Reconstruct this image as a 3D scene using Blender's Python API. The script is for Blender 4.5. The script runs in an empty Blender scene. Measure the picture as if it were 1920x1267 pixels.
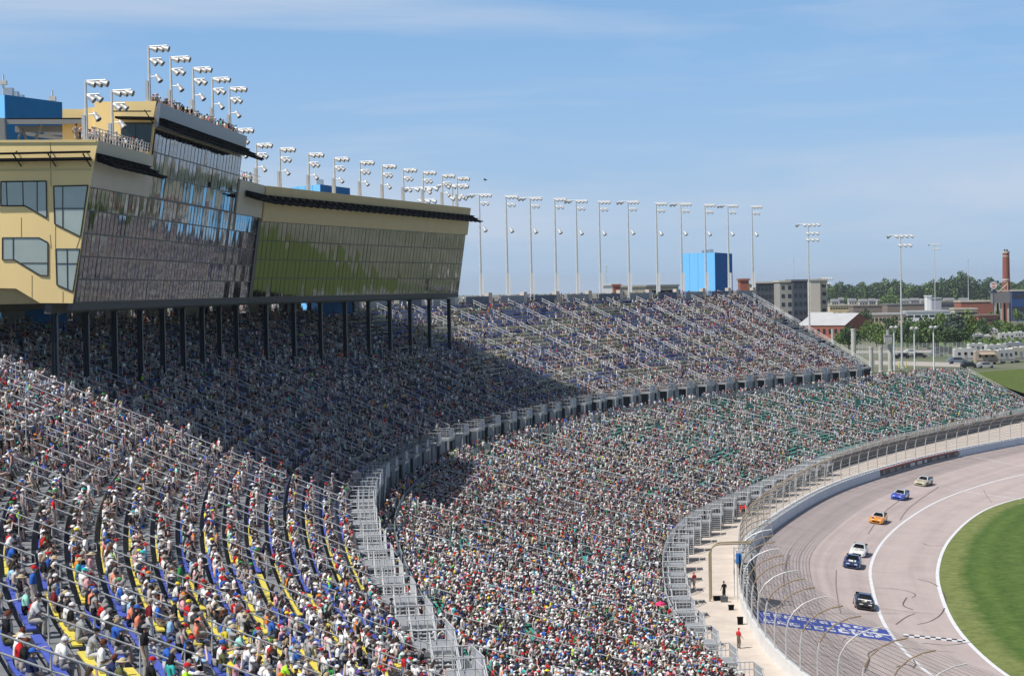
import bpy, bmesh, math, random
import numpy as np
from mathutils import Vector, Matrix
random.seed(7); rng=np.random.default_rng(7)
S=bpy.context.scene; col=S.collection
# ------------------------------------------------------------ camera
FPX=4000.0; HC=31.0
_p=math.radians(1.31); _r=math.radians(1.0)
cf=np.array([0,math.cos(_p),-math.sin(_p)]); R0=np.array([1.,0,0]); U0=np.cross(R0,cf)
cu=U0*math.cos(_r)+R0*math.sin(_r); cr=R0*math.cos(_r)-U0*math.sin(_r)
camp=np.array([0,0,HC])
cd=bpy.data.cameras.new('camera'); cam=bpy.data.objects.new('camera',cd); col.objects.link(cam)
cd.sensor_width=36; cd.lens=36*FPX/1920; cd.clip_start=1; cd.clip_end=20000
M=Matrix(((cr[0],cu[0],-cf[0],0),(cr[1],cu[1],-cf[1],0),(cr[2],cu[2],-cf[2],HC),(0,0,0,1)))
cam.matrix_world=M; S.camera=cam
def proj(P):
    d=np.asarray(P,float)-camp; z=d@cf
    return (960+FPX*(d@cr)/z, 633.5-FPX*(d@cu)/z)
def ray(x,y): return cf*FPX+cr*(x-960)-cu*(y-633.5)
def atz(x,y,z):
    d=ray(x,y); return camp+d*((z-HC)/d[2])
def aty(x,y,Y):
    d=ray(x,y); return camp+d*(Y/d[1])
def hit(x,y,P0,n):
    d=ray(x,y); return camp+d*(np.dot(np.asarray(P0)-camp,n)/np.dot(d,n))
# ------------------------------------------------------------ light
SUNV=np.array([27.6,14.0,-42.3]); SUNV/=np.linalg.norm(SUNV)
elev=math.asin(-SUNV[2]); az=math.atan2(-SUNV[0],-SUNV[1])
sl=bpy.data.lights.new('sun','SUN'); sl.energy=5.0; sl.angle=math.radians(.5); sl.color=(1,.965,.915)
so=bpy.data.objects.new('sun',sl); col.objects.link(so)
so.rotation_euler=Vector(SUNV).to_track_quat('-Z','Y').to_euler()
W=bpy.data.worlds.new('World'); S.world=W; W.use_nodes=True
nt=W.node_tree; nt.nodes.clear(); SKZ=(.9,.17)
N=nt.nodes.new; Lk=nt.links.new
sky=N('ShaderNodeTexSky'); sky.sky_type='NISHITA'; sky.sun_disc=False; sky.sun_elevation=elev; sky.sun_rotation=az
sky.altitude=250; sky.air_density=1.0; sky.dust_density=0; sky.ozone_density=2.6
bg=N('ShaderNodeBackground'); bg.inputs[1].default_value=.15; out=N('ShaderNodeOutputWorld')
tc=N('ShaderNodeTexCoord')
sz=N('ShaderNodeSeparateXYZ'); cz=N('ShaderNodeCombineXYZ'); ab=N('ShaderNodeMath'); ab.operation='ABSOLUTE'; mz=N('ShaderNodeMath'); mz.operation='MULTIPLY_ADD'; mz.inputs[1].default_value=SKZ[0]; mz.inputs[2].default_value=SKZ[1]; vn=N('ShaderNodeVectorMath'); vn.operation='NORMALIZE'
Lk(tc.outputs['Generated'],sz.inputs[0]); Lk(sz.outputs[0],cz.inputs[0]); Lk(sz.outputs[1],cz.inputs[1]); Lk(sz.outputs[2],ab.inputs[0]); Lk(ab.outputs[0],mz.inputs[0]); Lk(mz.outputs[0],cz.inputs[2]); Lk(cz.outputs[0],vn.inputs[0]); Lk(vn.outputs[0],sky.inputs[0])
mp=N('ShaderNodeMapping'); mp.inputs['Scale'].default_value=(1.5,1,13); mp.inputs['Rotation'].default_value=(0,math.radians(6),0)
n1=N('ShaderNodeTexNoise'); n1.inputs['Scale'].default_value=1.7; n1.inputs['Detail'].default_value=7; n1.inputs['Roughness'].default_value=.55; n1.inputs['Distortion'].default_value=.35
n2=N('ShaderNodeTexNoise'); n2.inputs['Scale'].default_value=5; n2.inputs['Detail'].default_value=2
rp=N('ShaderNodeValToRGB'); rp.color_ramp.elements[0].position=.49; rp.color_ramp.elements[1].position=.66
mx=N('ShaderNodeMix'); mx.data_type='RGBA'; mul=N('ShaderNodeMath'); mul.operation='MULTIPLY'; mul.inputs[1].default_value=.5
Lk(tc.outputs['Generated'],mp.inputs[0]); Lk(mp.outputs[0],n1.inputs[0]); Lk(n1.outputs[0],rp.inputs[0]); Lk(rp.outputs[0],mul.inputs[0])
tn=N('ShaderNodeMix'); tn.data_type='RGBA'; tn.blend_type='MULTIPLY'; tn.inputs[0].default_value=1; tn.inputs[7].default_value=(1.02,1.12,1.11,1); Lk(sky.outputs[0],tn.inputs[6])
zd=N('ShaderNodeMapRange'); zd.interpolation_type='SMOOTHSTEP'; zd.inputs[1].default_value=.15; zd.inputs[2].default_value=.5; zd.inputs[3].default_value=1; zd.inputs[4].default_value=.25; Lk(sz.outputs[2],zd.inputs[0])
t2=N('ShaderNodeMix'); t2.data_type='RGBA'; t2.blend_type='MULTIPLY'; t2.inputs[0].default_value=1; Lk(tn.outputs[2],t2.inputs[6]); Lk(zd.outputs[0],t2.inputs[7])
hz=N('ShaderNodeMapRange'); hz.interpolation_type='SMOOTHSTEP'; hz.inputs[1].default_value=-.02; hz.inputs[2].default_value=.13; hz.inputs[3].default_value=.8; hz.inputs[4].default_value=0
hm=N('ShaderNodeMix'); hm.data_type='RGBA'; hm.inputs[7].default_value=(3.0,3.62,4.5,1); Lk(sz.outputs[2],hz.inputs[0]); Lk(hz.outputs[0],hm.inputs[0]); Lk(t2.outputs[2],hm.inputs[6])
Lk(mul.outputs[0],mx.inputs[0]); Lk(hm.outputs[2],mx.inputs[6]); mx.inputs[7].default_value=(4.3,4.7,5.4,1)
Lk(mx.outputs[2],bg.inputs[0]); Lk(bg.outputs[0],out.inputs[0])
S.view_settings.view_transform='Standard'; S.view_settings.look='None'; S.view_settings.exposure=0; S.view_settings.gamma=1
S.render.engine='CYCLES'
# ------------------------------------------------------------ helpers
MATS={}
def mat(name,c,rough=.7,metal=0,var=0,vs=1.0,bump=0,bs=20,spec=.5,stretch=None,c2=None,em=None):
    if name in MATS: return MATS[name]
    m=bpy.data.materials.new(name); m.use_nodes=True; t=m.node_tree; b=t.nodes['Principled BSDF']
    b.inputs['Base Color'].default_value=(*c,1); b.inputs['Roughness'].default_value=rough; b.inputs['Metallic'].default_value=metal
    b.inputs['Specular IOR Level'].default_value=spec
    if var or bump:
        co=t.nodes.new('ShaderNodeTexCoord'); ma=t.nodes.new('ShaderNodeMapping'); t.links.new(co.outputs['Object'],ma.inputs[0])
        if stretch: ma.inputs['Scale'].default_value=stretch
    if var:
        n=t.nodes.new('ShaderNodeTexNoise'); n.inputs['Scale'].default_value=vs; n.inputs['Detail'].default_value=6; n.inputs['Roughness'].default_value=.65
        r=t.nodes.new('ShaderNodeValToRGB'); r.color_ramp.elements[0].position=.3; r.color_ramp.elements[1].position=.7
        a=[max(0,v*(1-var)) for v in c]; d=c2 if c2 else [min(1,v*(1+var)) for v in c]
        r.color_ramp.elements[0].color=(*a,1); r.color_ramp.elements[1].color=(*d,1)
        t.links.new(ma.outputs[0],n.inputs[0]); t.links.new(n.outputs[0],r.inputs[0]); t.links.new(r.outputs[0],b.inputs['Base Color'])
    if bump:
        n=t.nodes.new('ShaderNodeTexNoise'); n.inputs['Scale'].default_value=bs; n.inputs['Detail'].default_value=3
        bu=t.nodes.new('ShaderNodeBump'); bu.inputs['Strength'].default_value=bump; t.links.new(ma.outputs[0],n.inputs[0])
        t.links.new(n.outputs[0],bu.inputs['Height']); t.links.new(bu.outputs[0],b.inputs['Normal'])
    MATS[name]=m; return m
class MB:
    def __init__(s): s.v=[]; s.f=[]; s.m=[]; s.uv=None
    def quad(s,a,b,c,d,mi=0):
        n=len(s.v); s.v+=[tuple(a),tuple(b),tuple(c),tuple(d)]; s.f.append((n,n+1,n+2,n+3)); s.m.append(mi)
    def hexa(s,p,mi=0):   # p: 4 bottom ccw + 4 top
        n=len(s.v); s.v+=[tuple(q) for q in p]
        for f in ((3,2,1,0),(4,5,6,7),(0,1,5,4),(1,2,6,5),(2,3,7,6),(3,0,4,7)): s.f.append(tuple(n+i for i in f)); s.m.append(mi)
    def box(s,c,sz,rz=0,mi=0):
        ca,sa=math.cos(rz),math.sin(rz); hx,hy,hz=[v/2 for v in sz]; P=[]
        for z in(-hz,hz):
            for x,y in((-hx,-hy),(hx,-hy),(hx,hy),(-hx,hy)): P.append((c[0]+x*ca-y*sa,c[1]+x*sa+y*ca,c[2]+z))
        s.hexa(P,mi)
    def prism(s,base,top,mi=0):
        n=len(s.v); k=len(base); s.v+=[tuple(q) for q in base]+[tuple(q) for q in top]
        s.f.append(tuple(n+i for i in reversed(range(k)))); s.m.append(mi); s.f.append(tuple(n+k+i for i in range(k))); s.m.append(mi)
        for i in range(k):
            j=(i+1)%k; s.f.append((n+i,n+j,n+k+j,n+k+i)); s.m.append(mi)
    def tube(s,pts,r,sides=5,mi=0,r2=None,closed=False):
        pts=[np.asarray(q,float) for q in pts]; n0=len(s.v); k=len(pts)
        for i,q in enumerate(pts):
            a=pts[max(0,i-1)]; b=pts[min(k-1,i+1)]; d=b-a; d/=max(1e-9,np.linalg.norm(d))
            up=np.array([0,0,1.]) if abs(d[2])<.9 else np.array([1.,0,0])
            e=np.cross(d,up); e/=np.linalg.norm(e); g=np.cross(e,d)
            rr=r if r2 is None else r+(r2-r)*i/(k-1)
            for j in range(sides):
                t=2*math.pi*j/sides; s.v.append(tuple(q+e*rr*math.cos(t)+g*rr*math.sin(t)))
        for i in range(k-1):
            for j in range(sides):
                a=n0+i*sides+j; b=n0+i*sides+(j+1)%sides; s.f.append((a,b,b+sides,a+sides)); s.m.append(mi)
        s.f.append(tuple(n0+j for j in reversed(range(sides)))); s.m.append(mi)
        s.f.append(tuple(n0+(k-1)*sides+j for j in range(sides))); s.m.append(mi)
    def lathe(s,c,prof,sides=12,axis=(0,0,1),mi=0):
        ax=np.array(axis,float); ax/=np.linalg.norm(ax); up=np.array([0,0,1.]) if abs(ax[2])<.9 else np.array([1.,0,0])
        e=np.cross(ax,up); e/=np.linalg.norm(e); g=np.cross(ax,e); n0=len(s.v); c=np.asarray(c,float)
        for (r,h) in prof:
            for j in range(sides):
                t=2*math.pi*j/sides; s.v.append(tuple(c+ax*h+(e*math.cos(t)+g*math.sin(t))*r))
        for i in range(len(prof)-1):
            for j in range(sides):
                a=n0+i*sides+j; b=n0+i*sides+(j+1)%sides; s.f.append((a,b,b+sides,a+sides)); s.m.append(mi)
        s.f.append(tuple(n0+j for j in reversed(range(sides)))); s.m.append(mi)
        s.f.append(tuple(n0+(len(prof)-1)*sides+j for j in range(sides))); s.m.append(mi)
    def build(s,name,mats,parent=None,smooth=False,loc=None):
        if not isinstance(mats,(list,tuple)): mats=[mats]
        v=np.array(s.v,dtype=float) if s.v else np.zeros((0,3))
        if loc is not None: v=v-np.asarray(loc)
        if parent is not None and loc is None: v=v-np.array(parent_world(parent))
        me=bpy.data.meshes.new(name); me.from_pydata(v.tolist(),[],s.f)
        for m in mats: me.materials.append(m)
        if len(mats)>1: me.polygons.foreach_set('material_index',s.m)
        if smooth: me.polygons.foreach_set('use_smooth',[True]*len(s.f))
        if s.uv is not None:
            ul=me.uv_layers.new(name='UVMap'); ul.data.foreach_set('uv',np.array(s.uv,dtype=np.float32).ravel())
        me.update(); o=bpy.data.objects.new(name,me); col.objects.link(o)
        if loc is not None: o.location=loc
        if parent is not None: o.parent=parent
        return o
def parent_world(o):
    p=Vector(o.location)
    while o.parent: o=o.parent; p+=Vector(o.location)
    return p
def tag(o,label=None,cat=None,group=None,kind=None):
    if label: o['label']=label
    if cat: o['category']=cat
    if group: o['group']=group
    if kind: o['kind']=kind
    return o
def empty(name,loc,label,cat,group=None,rz=0):
    o=bpy.data.objects.new(name,None); o.empty_display_size=.5; col.objects.link(o); o.location=loc; o.rotation_euler=(0,0,rz); return tag(o,label,cat,group)
def copy_tree(o,parent=None):
    c=o.copy(); col.objects.link(c); c.parent=parent
    for ch in list(o.children): copy_tree(ch,c)
    return c
ORD=['first','second','third','fourth','fifth','sixth','seventh','eighth','ninth','tenth','eleventh','twelfth','thirteenth','fourteenth','fifteenth','sixteenth','seventeenth','eighteenth','nineteenth','twentieth']
# ------------------------------------------------------------ plan curves
class Curve:
    def __init__(s,kn,sig=10):
        kn=np.array(kn,float); d=np.r_[0,np.cumsum(np.linalg.norm(np.diff(kn,axis=0),axis=1))]
        tt=np.arange(0,d[-1],1.0); x=np.interp(tt,d,kn[:,0]); y=np.interp(tt,d,kn[:,1])
        k=np.exp(-.5*(np.arange(-3*sig,3*sig+1)/sig)**2); k/=k.sum(); n=3*sig
        def sm(a):
            e=np.r_[a[0]-(a[1]-a[0])*np.arange(n,0,-1),a,a[-1]+(a[-1]-a[-2])*np.arange(1,n+1)]
            return np.convolve(e,k,'valid')
        x=sm(x); y=sm(y); dd=np.r_[0,np.cumsum(np.hypot(np.diff(x),np.diff(y)))]
        s.L=dd[-1]; s.s=dd; s.x=x; s.y=y
        tx=np.gradient(x); ty=np.gradient(y); l=np.hypot(tx,ty); s.tx=tx/l; s.ty=ty/l
    def p(s,q): return np.array([np.interp(q,s.s,s.x),np.interp(q,s.s,s.y)])
    def t(s,q):
        v=np.array([np.interp(q,s.s,s.tx),np.interp(q,s.s,s.ty)]); return v/np.linalg.norm(v,axis=0)
    def off(s,q,w):           # w > 0 to the left, away from the track
        P=s.p(q); T=s.t(q); return P+np.array([-T[1],T[0]])*w
    def cross(s,q,other,side=-1):   # distance along the normal to another curve
        P=s.p(q); T=s.t(q); Nn=np.array([-T[1],T[0]])*side
        dx=other.x-P[0]; dy=other.y-P[1]; a=dx*T[0]+dy*T[1]; i=np.where(np.diff(np.sign(a))!=0)[0]
        b=dx*Nn[0]+dy*Nn[1]
        if len(i)==0: return float(b[np.argmin(abs(a))])
        i=i[np.argmin(abs(b[i]))]; f=a[i]/(a[i]-a[i+1]); return float(b[i]+(b[i+1]-b[i])*f)
    def near(s,x,y): 
        i=int(np.argmin((s.x-x)**2+(s.y-y)**2)); return s.s[i]
C=Curve([(26,20),(11.5,50),(1.5,80),(-4.3,106),(-8.3,130),(-12,160),(-15,193),(-15.4,221),(-14,242),(-11,271),(-6.5,293),(-.6,315),(7,343),(17.2,373),(29.3,399),(46.5,428),(63,453),(82,482),(112,527),(124,543),(148,556),(200,572),(300,600),(420,625)],9)
FR=Curve([(50,20),(38,60),(29,90),(21,125),(15.5,155),(13.2,176),(13.8,198),(17.3,246),(22.3,267),(32,295),(45,335),(58.6,368),(73.5,398.5),(90,429),(113.4,473),(140,516),(175,555),(220,583),(280,603),(345,615),(420,625)],8)
WA=Curve([(60,40),(48,70),(36,100),(27.5,130),(22.5,155),(20.9,172),(20.8,190),(21.6,208),(25.8,247),(28.4,258.6),(33.4,277),(41,301.8),(48.5,322.5),(56.3,339.5),(67.5,361.8),(78.5,380.3),(96,406.3),(120,437),(150,466),(190,495),(240,520),(300,537),(370,547),(430,550)],8)
WL=Curve([(75,50),(62,80),(50,112),(41,140),(36,162),(34.6,179),(34.9,198),(36.2,213),(39.4,237),(42.9,256.4),(46.9,273.2),(51.9,289.7),(58.3,308),(64.9,325),(71.3,338.5),(79.4,353),(87.5,365.6),(110,393),(140,422),(178,450),(225,475),(290,500),(360,512),(430,515)],6)
GR=Curve([(80,60),(66,92),(54,124),(45,155),(41.5,175),(41.6,190),(42,199),(42.9,209),(44.6,222.6),(46.6,234.4),(50,251.6),(54.3,270),(59.2,286),(67,308.5),(73.5,322.5),(80,332),(100,355),(130,388),(165,416),(215,445),(280,470),(350,485),(430,488)],5)
sU_end=C.near(82,482); sL_end=C.near(113,530)
T_U=1.38; R_U=.60; NU=27; ZU=12.0
NL=30; ZL=9.0; ZF=1.8; WB=3.8
PITCH=12.6; AW=1.15
_q=np.arange(0,C.L,4.0); _d=np.array([C.cross(q,FR) for q in _q]); _d=np.convolve(np.r_[[_d[0]]*5,_d,[_d[-1]]*5],np.ones(11)/11,'valid')
def wF(q): return np.interp(q,_q,_d)
def upt(q,w,z): a=C.off(q,w); return (a[0],a[1],z)
# ------------------------------------------------------------ materials
ALU=mat('brushed_aluminium',(.36,.37,.38),.45,.2,.15,3)
ALUL=mat('galvanised_rail',(.56,.57,.58),.4,.1,.12,5)
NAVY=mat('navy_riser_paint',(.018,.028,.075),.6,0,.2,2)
BLUE=mat('blue_bench_paint',(.075,.115,.52),.45,0,.12,3)
YEL=mat('yellow_bench_paint',(.80,.66,.10),.45,0,.12,3)
FYEL=mat('pale_yellow_bench_paint',(.66,.62,.38),.55,0,.15,3)
GRN=mat('green_bench_paint',(.04,.34,.25),.5,0,.15,3)
DECKG=mat('grey_deck',(.20,.205,.215),.7,0,.2,1.5)
DECKL=mat('lower_deck_grey',(.17,.175,.175),.7,0,.2,1.5)
CONC=mat('pale_concrete',(.60,.52,.45),.85,0,.14,.35,.15,8)
CONG=mat('grey_concrete',(.36,.36,.35),.85,0,.15,.6,.15,8)
DARK=mat('dark_interior',(.012,.012,.014),.9)
WHT=mat('white_paint',(.80,.80,.79),.5,0,.05,2)
BLK=mat('black_metal',(.006,.006,.007),.85,spec=.1)
STEEL=mat('dark_blue_steel',(.035,.045,.06),.5,.2,.2,2)
LAMPW=mat('lamp_housing_grey',(.46,.46,.46),.45,.2)
LAMPG=mat('lamp_glass_grey',(.10,.13,.17),.15,0)
# ------------------------------------------------------------ ground, track
def strip(name,curve,s0,s1,step,profs,mats,mfun=None,parent=None,uvx=True):
    # profs: list of functions q -> (w,z); ruled sheet through them
    mb=MB(); mb.uv=[]; qs=np.arange(s0,s1+1e-6,step); rows=[]
    for q in qs: rows.append([(*curve.off(q,w),z) for (w,z) in profs(q)])
    for i in range(len(qs)-1):
        for j in range(len(rows[i])-1):
            a,b,c,d=rows[i][j],rows[i][j+1],rows[i+1][j+1],rows[i+1][j]
            mb.quad(a,d,c,b,mfun(j) if mfun else 0)
            wa=[p[0] for p in profs(qs[i])]; 
            mb.uv+=[(qs[i],wa[j]),(qs[i+1],wa[j]),(qs[i+1],wa[j+1]),(qs[i],wa[j+1])]
    return mb.build(name,mats,parent)
def uvmat(name,base,streak,scale,detail=5,rough=.8,contrast=(.35,.7),extra=None):
    m=bpy.data.materials.new(name); m.use_nodes=True; t=m.node_tree; b=t.nodes['Principled BSDF']; b.inputs['Roughness'].default_value=rough
    uv=t.nodes.new('ShaderNodeUVMap'); uv.uv_map='UVMap'; ma=t.nodes.new('ShaderNodeMapping'); ma.inputs['Scale'].default_value=scale
    n=t.nodes.new('ShaderNodeTexNoise'); n.inputs['Scale'].default_value=1; n.inputs['Detail'].default_value=detail; n.inputs['Roughness'].default_value=.7
    r=t.nodes.new('ShaderNodeValToRGB'); r.color_ramp.elements[0].position=contrast[0]; r.color_ramp.elements[1].position=contrast[1]
    r.color_ramp.elements[0].color=(*streak,1); r.color_ramp.elements[1].color=(*base,1)
    t.links.new(uv.outputs[0],ma.inputs[0]); t.links.new(ma.outputs[0],n.inputs[0]); t.links.new(n.outputs[0],r.inputs[0])
    src=r.outputs[0]
    co=t.nodes.new('ShaderNodeTexCoord'); n2=t.nodes.new('ShaderNodeTexNoise'); n2.inputs['Scale'].default_value=.25; n2.inputs['Detail'].default_value=8; n2.inputs['Roughness'].default_value=.7
    t.links.new(co.outputs['Object'],n2.inputs[0]); mr=t.nodes.new('ShaderNodeMapRange'); mr.inputs[1].default_value=.25; mr.inputs[2].default_value=.75; mr.inputs[3].default_value=.86; mr.inputs[4].default_value=1.1
    t.links.new(n2.outputs[0],mr.inputs[0]); mm=t.nodes.new('ShaderNodeMix'); mm.data_type='RGBA'; mm.blend_type='MULTIPLY'; mm.inputs[0].default_value=1
    t.links.new(src,mm.inputs[6]); t.links.new(mr.outputs[0],mm.inputs[7]); t.links.new(mm.outputs[2],b.inputs['Base Color'])
    return m
ASPH=uvmat('racetrack_asphalt',(.50,.415,.392),(.38,.315,.298),(.012,.9,1),6,.85,(.25,.6))
APR=uvmat('apron_asphalt',(.48,.40,.378),(.40,.335,.315),(.015,.5,1),6,.85,(.25,.55))
def wwl(q): return WA.cross(q,WL)
def wgr(q): return WA.cross(q,GR)
_wq=np.arange(0,WA.L,4.0); _wl=np.array([wwl(q) for q in _wq]); _wg=np.array([wgr(q) for q in _wq])
_k=np.ones(7)/7
_wl=np.convolve(np.r_[[_wl[0]]*3,_wl,[_wl[-1]]*3],_k,'valid'); _wg=np.convolve(np.r_[[_wg[0]]*3,_wg,[_wg[-1]]*3],_k,'valid')
def DWL(q): return float(np.interp(q,_wq,_wl))
def DGR(q): return float(np.interp(q,_wq,_wg))
WS1=WA.L-25
trk=strip('racetrack',WA,20,WS1,3,lambda q:[(-.3-(DWL(q)-.3)*f,-.02-2.18*f) for f in (0,.25,.5,.75,1)],ASPH); tag(trk,kind='structure')
apr=strip('track_apron',WA,20,WS1,3,lambda q:[(-DWL(q)-(DGR(q)-DWL(q))*f,-2.2-.4*f) for f in (0,.5,1)],APR); tag(apr,kind='structure')
LINE=mat('white_line_paint',(.74,.74,.76),.6,0,.12,1.2)
l1=strip('racing_line_marking',WA,20,WS1,3,lambda q:[(-DWL(q)+.22,-2.175),(-DWL(q)-.22,-2.195)],LINE); tag(l1,kind='structure')
l2=strip('infield_edge_line',WA,20,WS1,3,lambda q:[(-DGR(q)+.25,-2.58),(-DGR(q)-.15,-2.58)],LINE); tag(l2,kind='structure')
# infield grass
def grassmat(name,ca,cb,cc,stripes):
    m=bpy.data.materials.new(name); m.use_nodes=True; t=m.node_tree; b=t.nodes['Principled BSDF']; b.inputs['Roughness'].default_value=.9; b.inputs['Specular IOR Level'].default_value=.15
    co=t.nodes.new('ShaderNodeTexCoord'); n=t.nodes.new('ShaderNodeTexNoise'); n.inputs['Scale'].default_value=.9; n.inputs['Detail'].default_value=12; n.inputs['Roughness'].default_value=.75
    r=t.nodes.new('ShaderNodeValToRGB'); r.color_ramp.elements[0].position=.35; r.color_ramp.elements[1].position=.68; r.color_ramp.elements[0].color=(*ca,1); r.color_ramp.elements[1].color=(*cb,1)
    t.links.new(co.outputs['Object'],n.inputs[0]); t.links.new(n.outputs[0],r.inputs[0]); src=r.outputs[0]
    if stripes:
        uv=t.nodes.new('ShaderNodeUVMap'); uv.uv_map='UVMap'; se=t.nodes.new('ShaderNodeSeparateXYZ'); t.links.new(uv.outputs[0],se.inputs[0])
        n3=t.nodes.new('ShaderNodeTexNoise'); n3.inputs['Scale'].default_value=.3; n3.inputs['Detail'].default_value=4; t.links.new(co.outputs['Object'],n3.inputs[0])
        ad=t.nodes.new('ShaderNodeMath'); ad.operation='MULTIPLY_ADD'; ad.inputs[1].default_value=2.0; t.links.new(n3.outputs[0],ad.inputs[0]); t.links.new(se.outputs[1],ad.inputs[2])
        mr=t.nodes.new('ShaderNodeMapRange'); mr.inputs[1].default_value=0; mr.inputs[2].default_value=20; t.links.new(ad.outputs[0],mr.inputs[0])
        r2=t.nodes.new('ShaderNodeValToRGB'); e=r2.color_ramp.elements; e[0].position=0; e[0].color=(*cc,1); e[1].position=1; e[1].color=(.95,.95,.95,1)
        for p,v in((.15,cc),(.22,(.86,.92,.8)),(.30,(1.12,1.1,1.0)),(.36,(.86,.9,.78)),(.48,(1.05,1.03,.98)),(.56,(.93,.95,.9)),(.7,(1,1,1))):
            x=e.new(p); x.color=(*v,1)
        mm=t.nodes.new('ShaderNodeMix'); mm.data_type='RGBA'; mm.blend_type='MULTIPLY'; mm.inputs[0].default_value=1; t.links.new(mr.outputs[0],r2.inputs[0]); t.links.new(src,mm.inputs[6]); t.links.new(r2.outputs[0],mm.inputs[7]); src=mm.outputs[2]
    t.links.new(src,b.inputs['Base Color'])
    bu=t.nodes.new('ShaderNodeBump'); bu.inputs['Strength'].default_value=.5; n4=t.nodes.new('ShaderNodeTexNoise'); n4.inputs['Scale'].default_value=5; n4.inputs['Detail'].default_value=4
    t.links.new(co.outputs['Object'],n4.inputs[0]); t.links.new(n4.outputs[0],bu.inputs['Height']); t.links.new(bu.outputs[0],b.inputs['Normal'])
    return m
GINF=grassmat('infield_grass',(.052,.100,.020),(.125,.185,.048),(2.0,1.45,2.0),True)
GOUT=grassmat('berm_grass',(.085,.12,.028),(.135,.17,.048),None,False)
_ws=[0,3,6,10,15,25,40,70,120]
inf=strip('infield_lawn',WA,20,WS1,4,lambda q:[(-DGR(q)-.15-w,-2.6) for w in _ws],GINF)
# uv v must be distance from the edge
me=inf.data; nq=(len(np.arange(20,WS1+1e-6,4))-1); uvs=[]
for i in range(nq):
    for j in range(len(_ws)-1): uvs+=[(i*4,_ws[j]),(i*4+4,_ws[j]),(i*4+4,_ws[j+1]),(i*4,_ws[j+1])]
me.uv_layers['UVMap'].data.foreach_set('uv',np.array(uvs,dtype=np.float32).ravel()); tag(inf,kind='structure')
mb=MB(); mb.quad((-6000,-500,-2.68),(6000,-500,-2.68),(6000,9000,-2.68),(-6000,9000,-2.68)); tag(mb.build('ground',GOUT),kind='structure')
# walkway between wall and stand
wk=MB(); qs=np.arange(10,514,3.0)
for a,b in zip(qs[:-1],qs[1:]):
    pa=[C.off(a,-wF(a)+1.5),C.off(b,-wF(b)+1.5)]; 
    def wl_(q):
        P=C.off(q,-wF(q)); s_=WA.near(*P); return s_
    d1=C.cross(a,WA); d2=C.cross(b,WA); pc=[C.off(b,-d2),C.off(a,-d1)]
    wk.quad((*pa[0],0),(*pc[1],0),(*pc[0],0),(*pa[1],0))
_qe=WA.near(*pc[0])
for a in np.arange(_qe,WA.L-8,4.0): wk.quad((*WA.off(a,5.5),0),(*WA.off(a,0),0),(*WA.off(a+4,0),0),(*WA.off(a+4,5.5),0))
tag(wk.build('concrete_walkway',CONC),kind='structure')
# plateau behind the stands + berm slope
edge=[tuple(C.off(q,-3.0)) for q in np.arange(0,C.L-3,6.0)]
plate=edge+[(700,700),(5990,2500),(5990,8990),(-5990,8990),(-5990,20)]
bm=bmesh.new(); vs=[bm.verts.new((x,y,8.5)) for x,y in plate]; es=[bm.edges.new((vs[i],vs[(i+1)%len(vs)])) for i in range(len(vs))]
bmesh.ops.triangle_fill(bm,edges=es,use_beauty=True); bmesh.ops.recalc_face_normals(bm,faces=bm.faces)
for f in bm.faces:
    if f.normal.z<0: f.normal_flip()
me=bpy.data.meshes.new('plateau_ground'); bm.to_mesh(me); bm.free(); me.materials.append(mat('car_park_ground',(.13,.17,.07),.95,0,.35,.012,c2=(.27,.25,.19)))
o=bpy.data.objects.new('plateau_ground',me); col.objects.link(o); tag(o,kind='structure')
mb=MB(); nbk=60; s1=WA.near(*C.off(509,-C.cross(509,WA)))
up=[(*C.off(q,-3.0),8.5) for q in np.linspace(536.5,C.L-4,nbk)]; dn=[(*WA.off(q,5.0),-.03) for q in np.linspace(s1,WA.L-4,nbk)]
md=[tuple(np.array(a)*.5+np.array(b)*.5+np.array([0,0,-2.3])) for a,b in zip(up,dn)]
for i in range(nbk-1):
    mb.quad(up[i],md[i],md[i+1],up[i+1]); mb.quad(md[i],dn[i],dn[i+1],md[i+1])
tag(mb.build('grass_bank',GOUT,smooth=True),kind='structure')
# ------------------------------------------------------------ grandstands
def sec_ok(P):
    x,y=proj(P); return -260<x<2150 and y<1420 and P[1]>12
def urow(k): return k*T_U, ZU+k*R_U            # w of the row's front edge, tread height
def su_end(w): return sU_end+.4*w
def lend(w): return 536-.96*max(0,abs(w)-WB)
def lrow(q,r):                                  # lower stand row r (0 = top): w range and height
    t=(wF(q)-WB)/NL; return -(WB+(r+1)*t), -(WB+r*t), ZL-(r+1)*(ZL-ZF)/NL
U0_=empty('upper_grandstand',(*C.off(200,0),9),'long curved upper grandstand with blue and yellow benches, partly under the suites','grandstand')
L0_=empty('lower_grandstand',(*C.off(200,-20),0),'broad lower grandstand with green benches between the concourse and the trackside walkway','grandstand')
S0=2.0
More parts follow.
